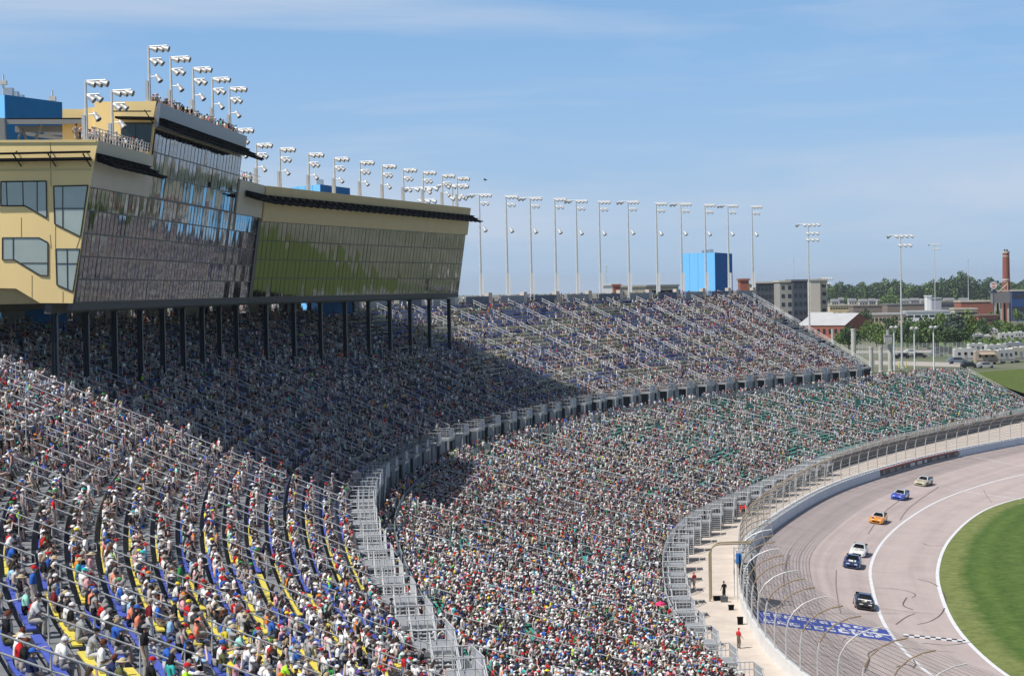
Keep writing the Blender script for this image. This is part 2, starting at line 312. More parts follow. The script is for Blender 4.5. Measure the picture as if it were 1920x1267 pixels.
# deck
mb=MB(); 
for k in range(NU):
    w0,z0=urow(k); qs=np.arange(S0,su_end(w0),3.0)
    for a,b in zip(qs[:-1],qs[1:]):
        Ya=C.off(a,0)[1]; mid=150+w0*1.5<Ya<352-w0*.3  # stretch under the suites: shade painted in by dark deck and navy risers
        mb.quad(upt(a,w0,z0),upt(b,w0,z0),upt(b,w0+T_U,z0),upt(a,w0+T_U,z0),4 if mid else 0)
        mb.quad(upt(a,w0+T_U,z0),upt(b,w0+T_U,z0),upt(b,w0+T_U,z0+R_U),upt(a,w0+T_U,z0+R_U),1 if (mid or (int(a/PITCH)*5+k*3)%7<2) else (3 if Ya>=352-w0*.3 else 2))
wt=NU*T_U; zt=ZU+NU*R_U
qs=np.arange(S0,su_end(wt),3.0)
for a,b in zip(qs[:-1],qs[1:]):
    mb.quad(upt(a,wt,zt),upt(b,wt,zt),upt(b,wt+6,zt),upt(a,wt+6,zt),0)
    mb.quad(upt(a,wt+6,zt),upt(b,wt+6,zt),upt(b,wt+6,zt-1),upt(a,wt+6,zt-1),0)
# closing side wall of the far end (stringer)
for k in range(NU):
    w0,z0=urow(k); e=su_end(w0)-2
    mb.quad(upt(e,w0,z0-.9),upt(e+.6,w0+T_U,z0+R_U-.9),upt(e+.6,w0+T_U,z0+R_U+.05),upt(e,w0,z0+.05),0)
mb.build('seating_deck',[DECKG,NAVY,mat('grey_riser_grating',(.20,.205,.21),.7,0,.3,3),mat('pale_riser',(.40,.39,.36),.7,0,.2,2),mat('shade_toned_deck',(.055,.06,.09),.7,0,.2,2)],U0_)
# deck slab beneath
mb=MB(); qs=np.arange(S0,sU_end,6.0)
for a,b in zip(qs[:-1],qs[1:]):
    mb.quad(upt(b,0,ZU-.35),upt(a,0,ZU-.35),upt(a,wt+6,zt-.9),upt(b,wt+6,zt-.9))
    mb.quad(upt(a,0,ZU-.35),upt(b,0,ZU-.35),upt(b,0,ZU),upt(a,0,ZU))
mb.build('deck_soffit',CONG,U0_)
# top parapet with fence
mb=MB(); qs=np.arange(S0,su_end(wt)-3,PITCH)
for a,b in zip(qs[:-1],qs[1:]):
    mb.quad(upt(a,wt+4.9,zt),upt(b,wt+4.9,zt),upt(b,wt+4.9,zt+.5),upt(a,wt+4.9,zt+.5))
    for zz in (.8,1.15): mb.tube([upt(a,wt+4.9,zt+zz),upt(b,wt+4.9,zt+zz)],.04,4)
    for f in (0,.2,.4,.6,.8): mb.tube([upt(a+f*PITCH,wt+4.9,zt+.4),upt(a+f*PITCH,wt+4.9,zt+1.5)],.035,4)
mb.build('top_parapet',CONG,U0_)
mb=MB()   # low panels and portal boxes at the top row
for i,a in enumerate(np.arange(S0,su_end(wt)-8,PITCH)):
    mb.hexa([upt(a+1.6,wt,zt),upt(a+10.0,wt,zt),upt(a+10.0,wt+.12,zt),upt(a+1.6,wt+.12,zt),upt(a+1.6,wt,zt+1.5),upt(a+10.0,wt,zt+1.5),upt(a+10.0,wt+.12,zt+1.5),upt(a+1.6,wt+.12,zt+1.5)],i%2)
    mb.hexa([upt(a+10.4,wt+.3,zt),upt(a+11.7,wt+.3,zt),upt(a+11.7,wt+1.2,zt),upt(a+10.4,wt+1.2,zt),upt(a+10.4,wt+.3,zt+2.2),upt(a+11.7,wt+.3,zt+2.2),upt(a+11.7,wt+1.2,zt+2.2),upt(a+10.4,wt+1.2,zt+2.2)],2)
mb.build('back_row_panel',[mat('slate_panel',(.10,.12,.17),.6,0,.2,1),mat('grey_panel',(.26,.28,.30),.6,0,.15,1),CONC],U0_)
# lower deck
mb=MB(); qs=np.arange(S0+20,sL_end,3.0)
for a,b in zip(qs[:-1],qs[1:]):
    for r in range(NL):
        a0,a1,z=lrow(a,r); b0,b1,_=lrow(b,r); dz=(ZL-ZF)/NL
        if b>lend(a0)+1.5: continue
        if b>lend(a0)-1.5: mb.quad(upt(b,b0,-.1),upt(b,b1,-.1),upt(b,b1,z+.02),upt(b,b0,z+.02),1)
        mb.quad(upt(a,a0,z),upt(b,b0,z),upt(b,b1,z),upt(a,a1,z),0)
        mb.quad(upt(a,a1,z),upt(b,b1,z),upt(b,b1,z+dz),upt(a,a1,z+dz),1)
    if b<lend(wF(b)): mb.quad(upt(a,-wF(a),0),upt(b,-wF(b),0),upt(b,-wF(b),ZF),upt(a,-wF(a),ZF),1)
    if b<536: mb.quad(upt(a,-WB,ZL),upt(b,-WB,ZL),upt(b,2,ZL),upt(a,2,ZL),0)
mb.build('seating_deck',[DECKL,mat('grey_riser',(.10,.11,.12),.7)],L0_)
# benches ---------------------------------------------------------------
sec_s=np.arange(S0+3,sL_end-PITCH,PITCH)
def bench_hexa(mb,qa,qb,wa,wb,z,mi=0,th=.055,n=2):
    if C.off(qa,0)[1]>330: th=.13
    for i in range(n):
        a=qa+(qb-qa)*i/n; b=qa+(qb-qa)*(i+1)/n
        mb.hexa([upt(a,wa,z-th),upt(b,wa,z-th),upt(b,wb,z-th),upt(a,wb,z-th),upt(a,wa,z),upt(b,wa,z),upt(b,wb,z),upt(a,wb,z)],mi)
    for f in (.08,.36,.64,.92):
        q=qa+(qb-qa)*f; mb.hexa([upt(q-.04,wa+.05,z-.42),upt(q+.04,wa+.05,z-.42),upt(q+.04,wb-.05,z-.42),upt(q-.04,wb-.05,z-.42),upt(q-.04,wa+.05,z-th-.002),upt(q+.04,wa+.05,z-th-.002),upt(q+.04,wb-.05,z-th-.002),upt(q-.04,wb-.05,z-th-.002)],3)
UB=[];LB=[]
def noise_(i,j): return np.random.default_rng((i*7919+j*104729+77)%(2**31)).random()
for i,q in enumerate(sec_s):
    for k in range(NU):
        w0,z0=urow(k)
        if q+PITCH>su_end(w0)-3: continue
        zq=z0+.43; P=upt(q+6,w0+.9,zq)
        if not sec_ok(P): continue
        h=rng.random(); c=0 if (i*3+k//2)%4<2 else 1
        if h<.18: c=1-c
        if 165<P[1]<345 and noise_(i,k)<.45: c=0  # more blue benches here to deepen the suites' shade by colour
        if P[1]>170 and c==1: c=2  # yellow benches go paler here, partly to put shade into the paint
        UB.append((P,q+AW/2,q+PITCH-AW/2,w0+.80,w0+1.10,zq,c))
for i,q in enumerate(np.arange(S0+22,sL_end-PITCH,PITCH)):
    for r in range(NL):
        a0,a1,z=lrow(q+4,r); P=upt(q+4,(a0+a1)/2,z+.42)
        if not sec_ok(P) or q+2>lend(a0): continue
        LB.append((P,q+AW/2,min(q+PITCH-AW/2,lend(a0)-.6),a1-.50,a1-.12,z+.42,0))
def mk_benches(lst,parent,mats):
    lst=sorted(lst,key=lambda t:np.linalg.norm(np.array(t[0])-camp)+(0 if 0<proj(t[0])[0]<1920 and proj(t[0])[1]<1290 else 300))
    for t in lst[:100]:
        mb=MB(); bench_hexa(mb,*t[1:6],t[6]); mb.build('bench',mats,parent)
    mb=MB()
    for t in lst[100:]: bench_hexa(mb,*t[1:6],t[6])
    o=mb.build('bench_rows',mats,parent); o['kind']='stuff'
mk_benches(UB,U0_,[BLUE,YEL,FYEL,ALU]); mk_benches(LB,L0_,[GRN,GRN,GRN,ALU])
# aisle steps + handrails -------------------------------------------------
mbs=MB(); nrail=0
for i,q in enumerate(np.arange(S0+3,sL_end,PITCH)):
    mb=MB(); seg=[]; Yq=C.off(q,15)[1]; rr=float(np.interp(Yq,[100,180,400],[.032,.042,.055]))
    for k in range(NU):
        w0,z0=urow(k)
        if q>su_end(w0)-2: continue
        P=upt(q,w0,z0)
        if not sec_ok(P): continue
        mbs.hexa([upt(q-.5,w0+.95,z0),upt(q+.5,w0+.95,z0),upt(q+.5,w0+T_U,z0),upt(q-.5,w0+T_U,z0),upt(q-.5,w0+.95,z0+.32),upt(q+.5,w0+.95,z0+.32),upt(q+.5,w0+T_U-.004,z0+.32),upt(q-.5,w0+T_U-.004,z0+.32)])
        seg.append(k)
    # rail groups of three rows with looped ends
    for s0 in range(0,len(seg)-2,4):
        ks=seg[s0:s0+4]; 
        w1=ks[0]*T_U+.3; w2=ks[-1]*T_U+.7
        def zr(w,h): return ZU+w/T_U*R_U+h
        for h in (1.12,.66):
            mb.tube([upt(q,w1,zr(w1,h)),upt(q,w2,zr(w2,h))],rr,4)
        mb.tube([upt(q,w1,zr(w1,1.12)),upt(q,w1-.26,zr(w1-.1,1.05)),upt(q,w1-.30,zr(w1-.2,.80)),upt(q,w1,zr(w1,.66))],rr,4)
        for k in ks: 
            w=k*T_U+.5; mb.tube([upt(q,w,ZU+k*R_U),upt(q,w,zr(w,1.12))],rr*.9,4)
    if mb.v: mb.build('aisle_handrail',ALUL,U0_)
mbs.build('aisle_steps',mat('step_grey',(.27,.27,.27),.8,0,.15,2),U0_)
for i,q in enumerate(np.arange(S0+22,sL_end,PITCH)):
    mb=MB(); t=wF(q)-WB
    def zl(w): return ZL-(-w-WB)/t*(ZL-ZF)
    for a,b in ((.04,.2),(.25,.42),(.47,.64),(.69,.83),(.88,.98)):
        wa=-(WB+a*t); wb=-(WB+b*t)
        if not sec_ok(upt(q,wa,6)) or q>lend(wb)-.5: continue
        mb.tube([upt(q,wa,zl(wa)+1.15),upt(q,wb,zl(wb)+1.15)],.045,4)
        mb.tube([upt(q,wa,zl(wa)+.5),upt(q,wb,zl(wb)+.5)],.025,4)
        for f in (0,.33,.66,1): w=wa+(wb-wa)*f; mb.tube([upt(q,w,zl(w)-.2),upt(q,w,zl(w)+1.15)],.032,4)
    if mb.v: mb.build('aisle_handrail',ALUL,L0_)
# far-end stringer rails
mb=MB()
for h in (1.0,.55):
    pts=[upt(su_end(w)-2.2,w,ZU+w/T_U*R_U+h) for w in np.arange(0,wt+1,T_U)]; mb.tube(pts,.05,4)
for w in np.arange(0,wt+1,T_U): mb.tube([upt(su_end(w)-2.2,w,ZU+w/T_U*R_U),upt(su_end(w)-2.2,w,ZU+w/T_U*R_U+1)],.04,4)
mb.build('end_railing',ALUL,U0_)
mb=MB(); we=np.linspace(WB,29.5,24)
for h in (1.0,.55): mb.tube([upt(lend(w)-.4,-w,ZL-(w-WB)/(wF(lend(w))-WB)*(ZL-ZF)+h) for w in we],.05,4)
for w in we: z_=ZL-(w-WB)/(wF(lend(w))-WB)*(ZL-ZF); mb.tube([upt(lend(w)-.4,-w,z_),upt(lend(w)-.4,-w,z_+1)],.04,4)
mb.build('end_railing',ALUL,L0_)
# concourse: front wall of the upper stand, dark portals, platforms with stairs, back railing of the lower stand
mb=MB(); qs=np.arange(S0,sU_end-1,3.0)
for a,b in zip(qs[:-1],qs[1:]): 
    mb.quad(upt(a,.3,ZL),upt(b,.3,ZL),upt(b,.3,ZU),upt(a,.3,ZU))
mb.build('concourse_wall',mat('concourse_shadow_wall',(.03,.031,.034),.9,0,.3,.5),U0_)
plat=[]
for i,q in enumerate(np.arange(S0+8,sU_end-8,9.0)):
    P=upt(q,0,11)
    if not sec_ok(P) or P[1]<70: continue
    mb=MB(); g=0
    def bx(q0,q1,w0,w1,z0,z1,mi=0,mb=None):
        mb.hexa([upt(q0,w0,z0),upt(q1,w0,z0),upt(q1,w1,z0),upt(q0,w1,z0),upt(q0,w0,z1),upt(q1,w0,z1),upt(q1,w1,z1),upt(q0,w1,z1)],mi)
    q0=q-2.3; q1=q+1.3
    bx(q0,q1,-2.0,.1,ZU-.3,ZU-.05,0,mb)                      # platform
    bx(q0+.9,q1-1.1,-2.06,-2.0,ZU+.15,ZU+1.0,1,mb)           # pale panel on the front
    bx(q0,q1,-2.05,-1.98,ZU-.32,ZU+.02,0,mb)
    for h in (.55,1.1): mb.tube([upt(q0,.1,ZU+h),upt(q0,-2,ZU+h),upt(q1,-2,ZU+h),upt(q1,.1,ZU+h)],.035,4,2)
    for f in np.linspace(0,1,13): qq=q0+(q1-q0)*f; mb.tube([upt(qq,-2,ZU),upt(qq,-2,ZU+1.1)],.022,4,2)
    for f in (.25,.5,.75): mb.tube([upt(q0,-2*f,ZU),upt(q0,-2*f,ZU+1.1)],.035,4,2); mb.tube([upt(q1,-2*f,ZU),upt(q1,-2*f,ZU+1.1)],.035,4,2)
    for qq in (q0+.1,q1-.1): mb.hexa([upt(qq-.08,-1.95,ZL),upt(qq+.08,-1.95,ZL),upt(qq+.08,-1.78,ZL),upt(qq-.08,-1.78,ZL),upt(qq-.08,-1.95,ZU-.33),upt(qq+.08,-1.95,ZU-.33),upt(qq+.08,-1.78,ZU-.33),upt(qq-.08,-1.78,ZU-.33)],0)
    ns=14 if P[1]<225 else 0
    if P[1]>215: bx(q1+.5,q1+3.6,.02,.22,ZL,ZU,0,mb); bx(q0-.5,q0+.8,.02,.24,ZL,ZU-.4,3,mb)
    for j in range(ns):                                       # stair flight along the concourse toward the viewer
        zz=ZU-.05-(j+1)*(ZU-ZL)/(ns+1); qq=q0-.27*(j+1)
        bx(qq,qq+.29,-1.95,-.65,zz-.05,zz,3,mb); bx(qq+.26,qq+.28,-1.95,-.65,zz-.2,zz-.06,0,mb)
    for ww in ((-1.97,-.62) if ns else ()):
        for h in (.5,1.0): mb.tube([upt(q0,ww,ZU+h),upt(q0-.27*ns,ww,ZL+h)],.04,4,2)
        for f in (0,.25,.5,.75,1): mb.tube([upt(q0-.27*ns*f,ww,ZU-(ZU-ZL)*f-.1),upt(q0-.27*ns*f,ww,ZU-(ZU-ZL)*f+1)],.04,4,2)
    mb.build('stair_platform',[ALU,mat('pale_blue_panel',(.42,.44,.56),.5,0,.08,1),ALUL if P[1]<230 else mat('platform_rail_grey',(.30,.31,.32),.5,.1),mat('stair_tread_grey',(.42,.42,.42),.7,0,.1,3)],U0_)
mb=MB(); qs=np.arange(S0+20,534,2.5)
PANM=mat('picket_panel_grey',(.27,.30,.33),.6,.1,.15,2)
for a,b in zip(qs[:-1],qs[1:]):
    for h in (.15,1.1): mb.tube([upt(a,-WB,ZL+h),upt(b,-WB,ZL+h)],.045,4)
    mb.tube([upt(a,-WB,ZL-.1),upt(a,-WB,ZL+1.15)],.055,4)
    if upt(a,0,0)[1]<460:
        for f in np.arange(.08,1,.1): mb.hexa([upt(a+(b-a)*f-.04,-WB-.01,ZL+.15),upt(a+(b-a)*f+.04,-WB-.01,ZL+.15),upt(a+(b-a)*f+.04,-WB+.01,ZL+.15),upt(a+(b-a)*f-.04,-WB+.01,ZL+.15),upt(a+(b-a)*f-.04,-WB-.01,ZL+1.08),upt(a+(b-a)*f+.04,-WB-.01,ZL+1.08),upt(a+(b-a)*f+.04,-WB+.01,ZL+1.08),upt(a+(b-a)*f-.04,-WB+.01,ZL+1.08)])
mb.build('back_railing',PANM,L0_)
mb=MB(); qs=np.arange(S0+22,508,2.5)
for a,b in zip(qs[:-1],qs[1:]):
    for h in (.1,.6,1.1): mb.tube([upt(a,-wF(a),ZF+h),upt(b,-wF(b),ZF+h)],.04,4)
    mb.tube([upt(a,-wF(a),ZF-.1),upt(a,-wF(a),ZF+1.1)],.05,4)
    for f in np.arange(.1,1,.12): w=-(wF(a)+(wF(b)-wF(a))*f); mb.tube([upt(a+(b-a)*f,w,ZF+.1),upt(a+(b-a)*f,w,ZF+1.1)],.022,3)
mb.build('front_railing',ALUL,L0_)
for i,q in enumerate(np.arange(S0+30,sL_end-30,9.0)):        # trackside stairs of the lower stand
    w=-wF(q); P=upt(q,w,1)
    if not sec_ok(P) or P[1]<120 or P[1]>350: continue
    mb=MB()
    def bx(q0,q1,w0,w1,z0,z1,mi=0):
        mb.hexa([upt(q0,w0,z0),upt(q1,w0,z0),upt(q1,w1,z0),upt(q0,w1,z0),upt(q0,w0,z1),upt(q1,w0,z1),upt(q1,w1,z1),upt(q0,w1,z1)],mi)
    bx(q-1.5,q+1.5,w-2.2,w-.06,ZF-.2,ZF-.03)
    for h in (.55,1.1): mb.tube([upt(q+1.5,w-.1,ZF+h),upt(q+1.5,w-2.2,ZF+h),upt(q-1.5,w-2.2,ZF+h)],.045,4,1)
    for f in np.linspace(0,1,9): mb.tube([upt(q-1.5+3*f,w-2.2,ZF),upt(q-1.5+3*f,w-2.2,ZF+1.1)],.03,3,1)
    for f in np.linspace(0,1,7): mb.tube([upt(q+1.5,w-.1-2.1*f,ZF),upt(q+1.5,w-.1-2.1*f,ZF+1.1)],.03,3,1)
    bx(q-.9,q+1.0,w-2.23,w-2.2,ZF+.08,ZF+1.0,2)
    for j in range(7):
        zz=ZF-.03-(j+1)*.225; qq=q-1.5-.3*(j+1); bx(qq,qq+.32,w-2.1,w-.5,zz-.05,zz); bx(qq+.28,qq+.3,w-2.1,w-.5,zz-.2,zz-.055)
    for ww in (w-2.15,w-.45):
        for h in (.5,1.0): mb.tube([upt(q-1.5,ww,ZF+h),upt(q-3.7,ww,.1+h)],.04,4,1)
        for f in (0,.5,1): mb.tube([upt(q-1.5-2.2*f,ww,ZF-1.7*f-.05),upt(q-1.5-2.2*f,ww,ZF-1.7*f+1)],.04,4,1)
    for dq in (-1.4,1.4):
        for dw in (-2.1,-.3): mb.tube([upt(q+dq,w+dw,0),upt(q+dq,w+dw,ZF-.2)],.06,4,1)
    mb.build('trackside_stair',[ALU,ALUL,mat('grey_panel2',(.34,.36,.39),.6,0,.1,1)],L0_)
# ------------------------------------------------------------ suite building
zb=30.45; LEAN=.15
A=aty(138,568,186.0); zb=A[2]
K=atz(467,557,zb); 
# distance of K: along a line with the azimuth seen in the photo
def solve_dir(P0,az,x):
    lo,hi=0,400
    for _ in range(60):
        m=(lo+hi)/2; P=(P0[0]+m*math.sin(az),P0[1]+m*math.cos(az),zb)
        if proj(P)[0]<x: lo=m
        else: hi=m
    return np.array(P),lo
K,LA=solve_dir(A,math.radians(3.4),467); B,LB_=solve_dir(K,math.radians(15.8),860)
class Seg:
    def __init__(s,P0,P1):
        s.P0=np.array(P0); d=np.array(P1)-s.P0; d[2]=0; s.L=np.linalg.norm(d); s.d=d/s.L; s.n=np.array([s.d[1],-s.d[0],0])
        s.n3=s.n-np.array([0,0,LEAN])   # normal of the leaning plane
    def p(s,u,z,o=0): return s.P0*np.array([1,1,0])+s.d*u+s.n*(LEAN*(z-zb)+o)+np.array([0,0,z])
    def uz(s,x,y): 
        P=hit(x,y,s.P0,s.n3); return float(np.dot(P-s.P0,s.d)),float(P[2])
G1=Seg(A,K); G2=Seg(K,B)
zg=G1.uz(165,350)[1]; zf=44.6; print('zg',zg,'fascia top',G1.uz(183,262),G2.uz(870,392),G2.uz(490,350))
uT0=G1.uz(276,366)[0]; uT1=min(G1.uz(440,400)[0],G1.L-5); zT=G1.uz(292,192)[1]; zC=zT-2.3
print('tower',uT0,uT1,zT,G1.uz(445,240),G1.L,G2.L)
SU=empty('suite_building',(A[0]-8,A[1]+60,zb),'tan and mirror-glass suite building on stilts over the upper grandstand','building')
TAN=mat('tan_metal_cladding',(.95,.70,.31),.5,0,.06,.4,.12,1.6,stretch=(.3,6,.05))
GOLDP=mat('gold_fascia_panel',(.64,.45,.22),.5,0,.05,.4)
GREYT=mat('taupe_fascia_panel',(.56,.47,.37),.5,0,.05,.4)
SOF=mat('soffit_grey',(.09,.09,.09),.8)
GREYM=mat('grey_metal_fascia',(.24,.26,.31),.4,.3,.1,1)
def glassmat():
    m=bpy.data.materials.new('mirror_glass'); m.use_nodes=True; t=m.node_tree; b=t.nodes['Principled BSDF']
    b.inputs['Base Color'].default_value=(.22,.235,.245,1); b.inputs['Metallic'].default_value=1; b.inputs['Roughness'].default_value=.035
    co=t.nodes.new('ShaderNodeTexCoord'); ma=t.nodes.new('ShaderNodeMapping'); ma.inputs['Scale'].default_value=(.9,.9,.22); n=t.nodes.new('ShaderNodeTexNoise'); n.inputs['Scale'].default_value=.9; n.inputs['Detail'].default_value=1.5
    bu=t.nodes.new('ShaderNodeBump'); bu.inputs['Strength'].default_value=.16; bu.inputs['Distance'].default_value=.06
    t.links.new(co.outputs['Object'],ma.inputs[0]); t.links.new(ma.outputs[0],n.inputs[0]); t.links.new(n.outputs[0],bu.inputs['Height']); t.links.new(bu.outputs[0],b.inputs['Normal']); return m
GLS=glassmat(); MUL=mat('dark_mullion',(.02,.022,.025),.4,.2)
def facade(seg,u0,u1,z0,z1,nu,nz,name):
    mb=MB()
    du=(u1-u0)/nu; dz=(z1-z0)/nz
    for i in range(nu):
        for j in range(nz):
            a,b=rng.normal(0,.006,2); ua,ub=u0+i*du+.02,u0+(i+1)*du-.02; za,zb_=z0+j*dz+.02,z0+(j+1)*dz-.02
            mb.quad(seg.p(ua,za,.0+a),seg.p(ub,za,-a+b),seg.p(ub,zb_,b-a),seg.p(ua,zb_,-b+a),0)
    for i in range(nu+1):
        u=u0+i*du; mb.hexa([seg.p(u-.03,z0,.02),seg.p(u+.03,z0,.02),seg.p(u+.03,z0,-.05),seg.p(u-.03,z0,-.05),seg.p(u-.03,z1,.02),seg.p(u+.03,z1,.02),seg.p(u+.03,z1,-.05),seg.p(u-.03,z1,-.05)],1)
    for j in range(nz+1):
        z=z0+j*dz; t=.06; mb.hexa([seg.p(u0,z-t,.045),seg.p(u1,z-t,.045),seg.p(u1,z-t,-.04),seg.p(u0,z-t,-.04),seg.p(u0,z+t,.045),seg.p(u1,z+t,.045),seg.p(u1,z+t,-.04),seg.p(u0,z+t,-.04)],1)
    return mb.build(name,[GLS,MUL],SU)
facade(G1,.35,G1.L-.6,zb+.05,zg,56,5,'glass_facade')
facade(G1,uT0+.2,uT1-.2,zg+.1,zC-.2,26,3,'tower_glass')
facade(G2,.8,G2.L-.3,zb+.05,zg-.4,58,4,'glass_facade')
DEP=20.0
def slab(seg,u0,u1,z0,z1,o0,o1,name,m,parent=SU,ext=0):
    mb=MB(); mb.hexa([seg.p(u0,z0,o1),seg.p(u1,z0,o1),seg.p(u1,z0,o0),seg.p(u0,z0,o0),seg.p(u0,z1,o1),seg.p(u1,z1,o1),seg.p(u1,z1,o0),seg.p(u0,z1,o0)]); return mb.build(name,m,parent)
# solid body behind glass
def body(pl,z0,z1,name,m,inset=.12,dep=DEP,ends=None):
    mb=MB()
    for seg,u0,u1 in pl:
        def q(u,z,back):
            if back: a=seg.p(u,zb,0); return (a[0]-seg.n[0]*dep,a[1]-seg.n[1]*dep,z)
            return seg.p(u,z,-inset)
        mb.hexa([q(u0,z0,0),q(u1,z0,0),q(u1,z0,1),q(u0,z0,1),q(u0,z1,0),q(u1,z1,0),q(u1,z1,1),q(u0,z1,1)])
    return mb.build(name,m,SU)
body([(G1,.3,G1.L)],zb-.0,zf-.25,'main_block',mat('tan_wall',(.50,.38,.17),.6,0,.06,.5))
body([(G2,.004,G2.L)],zb-.01,zf-.27,'long_block',MATS['tan_wall'])
body([(G1,uT0,uT1)],zf-.24,zT-.25,'tower_block',TAN,dep=4.5)
# fascias
slab(G1,-.02,uT0,zg,zf,-.1,.18,'fascia',GREYT); slab(G1,uT1,G1.L+.9,zg,zf,-.1,.18,'fascia',GREYT)
slab(G2,.9,G2.L+.25,zg-.4,zf,-.1,.2,'fascia',GOLDP)
slab(G1,uT0-.2,uT1+.4,zC,zT,-.1,.25,'tower_fascia',GREYM)
slab(G1,G1.L-.7,G1.L-.02,zb,zg,.0,.12,'corner_post',MUL); slab(G2,.02,.8,zb,zg-.4,.0,.10,'corner_post',MUL); slab(G1,-.05,.38,zb,zg,-.02,.10,'corner_post',MUL)
# black louvre canopies
def canopy(seg,u0,u1,z0,out,drop,n,name):
    mb=MB()
    for i in range(n):
        u=u0+(u1-u0)*(i+.5)/n; w=(u1-u0)/n*.20
        a=seg.p(u,z0,.25); b=seg.p(u,z0-drop,out); 
        d=seg.d*w; up=np.array([0,0,.85])
        mb.hexa([a-d-up*.9,a+d-up*.9,b+d-up*.25,b-d-up*.25,a-d,a+d,b+d,b-d])
    for f,th in((.15,.05),(.55,.05),(1,.09)):
        o=.25+(out-.25)*f; z=z0-drop*f+.04
        mb.hexa([seg.p(u0,z-th,o+.12),seg.p(u1,z-th,o+.12),seg.p(u1,z-th,o-.12),seg.p(u0,z-th,o-.12),seg.p(u0,z+th,o+.12),seg.p(u1,z+th,o+.12),seg.p(u1,z+th,o-.12),seg.p(u0,z+th,o-.12)])
    for i in range(0):
        f=.2+.1*i; o=.25+(out-.25)*f; z=z0-drop*f-.1
        mb.hexa([seg.p(u0,z-.02,o+.08),seg.p(u1,z-.02,o+.08),seg.p(u1,z+.04,o-.08),seg.p(u0,z+.04,o-.08),seg.p(u0,z+.01,o+.08),seg.p(u1,z+.01,o+.08),seg.p(u1,z+.07,o-.08),seg.p(u0,z+.07,o-.08)])
    return mb.build(name,BLK,SU)
canopy(G1,-.3,uT0-2.4,zf-1.1,2.2,1.2,8,'louvre_canopy')
canopy(G1,uT0-.4,uT1+1.0,zT-1.35,2.4,1.4,22,'louvre_canopy')
canopy(G1,uT1+3.2,G1.L+.8,zf-1.15,2.1,1.1,5,'louvre_canopy'); canopy(G2,1.2,G2.L+1.6,zf-1.15,2.1,1.1,36,'louvre_canopy')
# end wall facing the camera
bk=-G1.n; EP0=A-G1.d*.32; En=-G1.d
def ew(x,y,o=0):
    P=hit(x,y,EP0,En); return P-G1.d*o
def poly_ext(pts,n,th,mi,mb):
    a=[np.array(p) for p in pts]; b=[p+np.asarray(n)*th for p in a]; mb.prism(a,b,mi)
mb=MB()
outl=[(136,568.6),(75,568),(30,541),(-60,539),(-60,263),(184,262),(167,350)]
poly_ext([ew(*q) for q in outl],G1.d,.3,0,mb)
for x0,y0,x1,y1 in((94,264,96,350),(94,440,96,466),(-10,325,-10,338),(40,408,40,444),(104,420,104,466),(150,445,143,466),(60,516,60,560),(118,546,118,567)): mb.tube([ew(x0,y0,.012),ew(x1,y1,.012)],.022,4,1)
o=mb.build('end_wall',[TAN,mat('seam_brown',(.25,.17,.07),.7)],SU)
WG=mat('pale_green_glass',(.42,.47,.42),.22,.15,.08,.35); FRM=mat('bronze_frame',(.03,.035,.035),.5)
wins=[[(2,341),(87,340),(88,409),(47,386),(2,386)],[(101,349.5),(165,348),(151,444),(103,420)],[(5,446),(73,446),(90,455),(90,517),(75,516),(27,487),(5,487)],[(105,467),(150,467),(137,547),(107,534)]]
bars=[[((12,341),(14,386)),((43,341),(44,386)),((70,340),(70,397))],[((118,349),(118,427)),((102,391),(158,391))],[((25,446),(25,486)),((40,493),(90,493))],[((126,467),(127,542)),((106,494),(146,494))]]
for wv,bv in zip(wins,bars):
    mb=MB(); poly_ext([ew(*q,.02) for q in wv],-G1.d,.03,0,mb)
    n_=len(wv)
    for i in range(n_): mb.tube([ew(*wv[i],.06),ew(*wv[(i+1)%n_],.06)],.06,4,1)
    for a,b in bv: mb.tube([ew(*a,.07),ew(*b,.07)],.045,4,1)
    mb.build('window',[WG,FRM],SU)
mb=MB()   # end-wall shading canopy
for (x0,y0,x1,y1,o) in ((-60,292,178,287,1.6),(-60,302,178,299,1.5)):
    mb.tube([ew(x0,y0,o),ew(x1,y1,o)],.10,4)
a,b=ew(-60,305,.05),ew(172,301,.05); mb.hexa([a,b,b-G1.d*1.6,a-G1.d*1.6,a+np.array([0,0,.25]),b+np.array([0,0,.25]),b-G1.d*1.6+np.array([0,0,.2]),a-G1.d*1.6+np.array([0,0,.2])])
for x in (-25,35,100,165): mb.tube([ew(x-3,284,.05),ew(x,291,1.7),ew(x+5,312,.05)],.07,4)
mb.build('end_canopy',BLK,SU)
mb=MB(); poly_ext([ew(*q,.03) for q in ((-60,268),(180,267),(181,262.5),(-60,263))],-G1.d,.08,0,mb); poly_ext([ew(*q,.02) for q in ((-60,322),(171,320),(172,316),(-60,318))],-G1.d,.04,0,mb)
mb.build('parapet_cap',mat('tan_trim',(.72,.56,.26),.5),SU)
# soffit + edge beam
mb=MB()
for seg in (G1,G2):
    a,b=seg.p(0,zb,.0),seg.p(seg.L,zb,.0)
    for (o0,o1,z0,z1) in ((-.05,-.5,zb-.65,zb-.02),(-1.9,-2.5,zb-.9,zb-.02),(-9,-9.5,zb-.6,zb-.02),(-16,-16.5,zb-.9,zb-.02)):
        mb.hexa([seg.p(0,z0,o1),seg.p(seg.L,z0,o1),seg.p(seg.L,z0,o0),seg.p(0,z0,o0),seg.p(0,z1,o1),seg.p(seg.L,z1,o1),seg.p(seg.L,z1,o0),seg.p(0,z1,o0)])
mb.build('soffit_beam',SOF,SU)
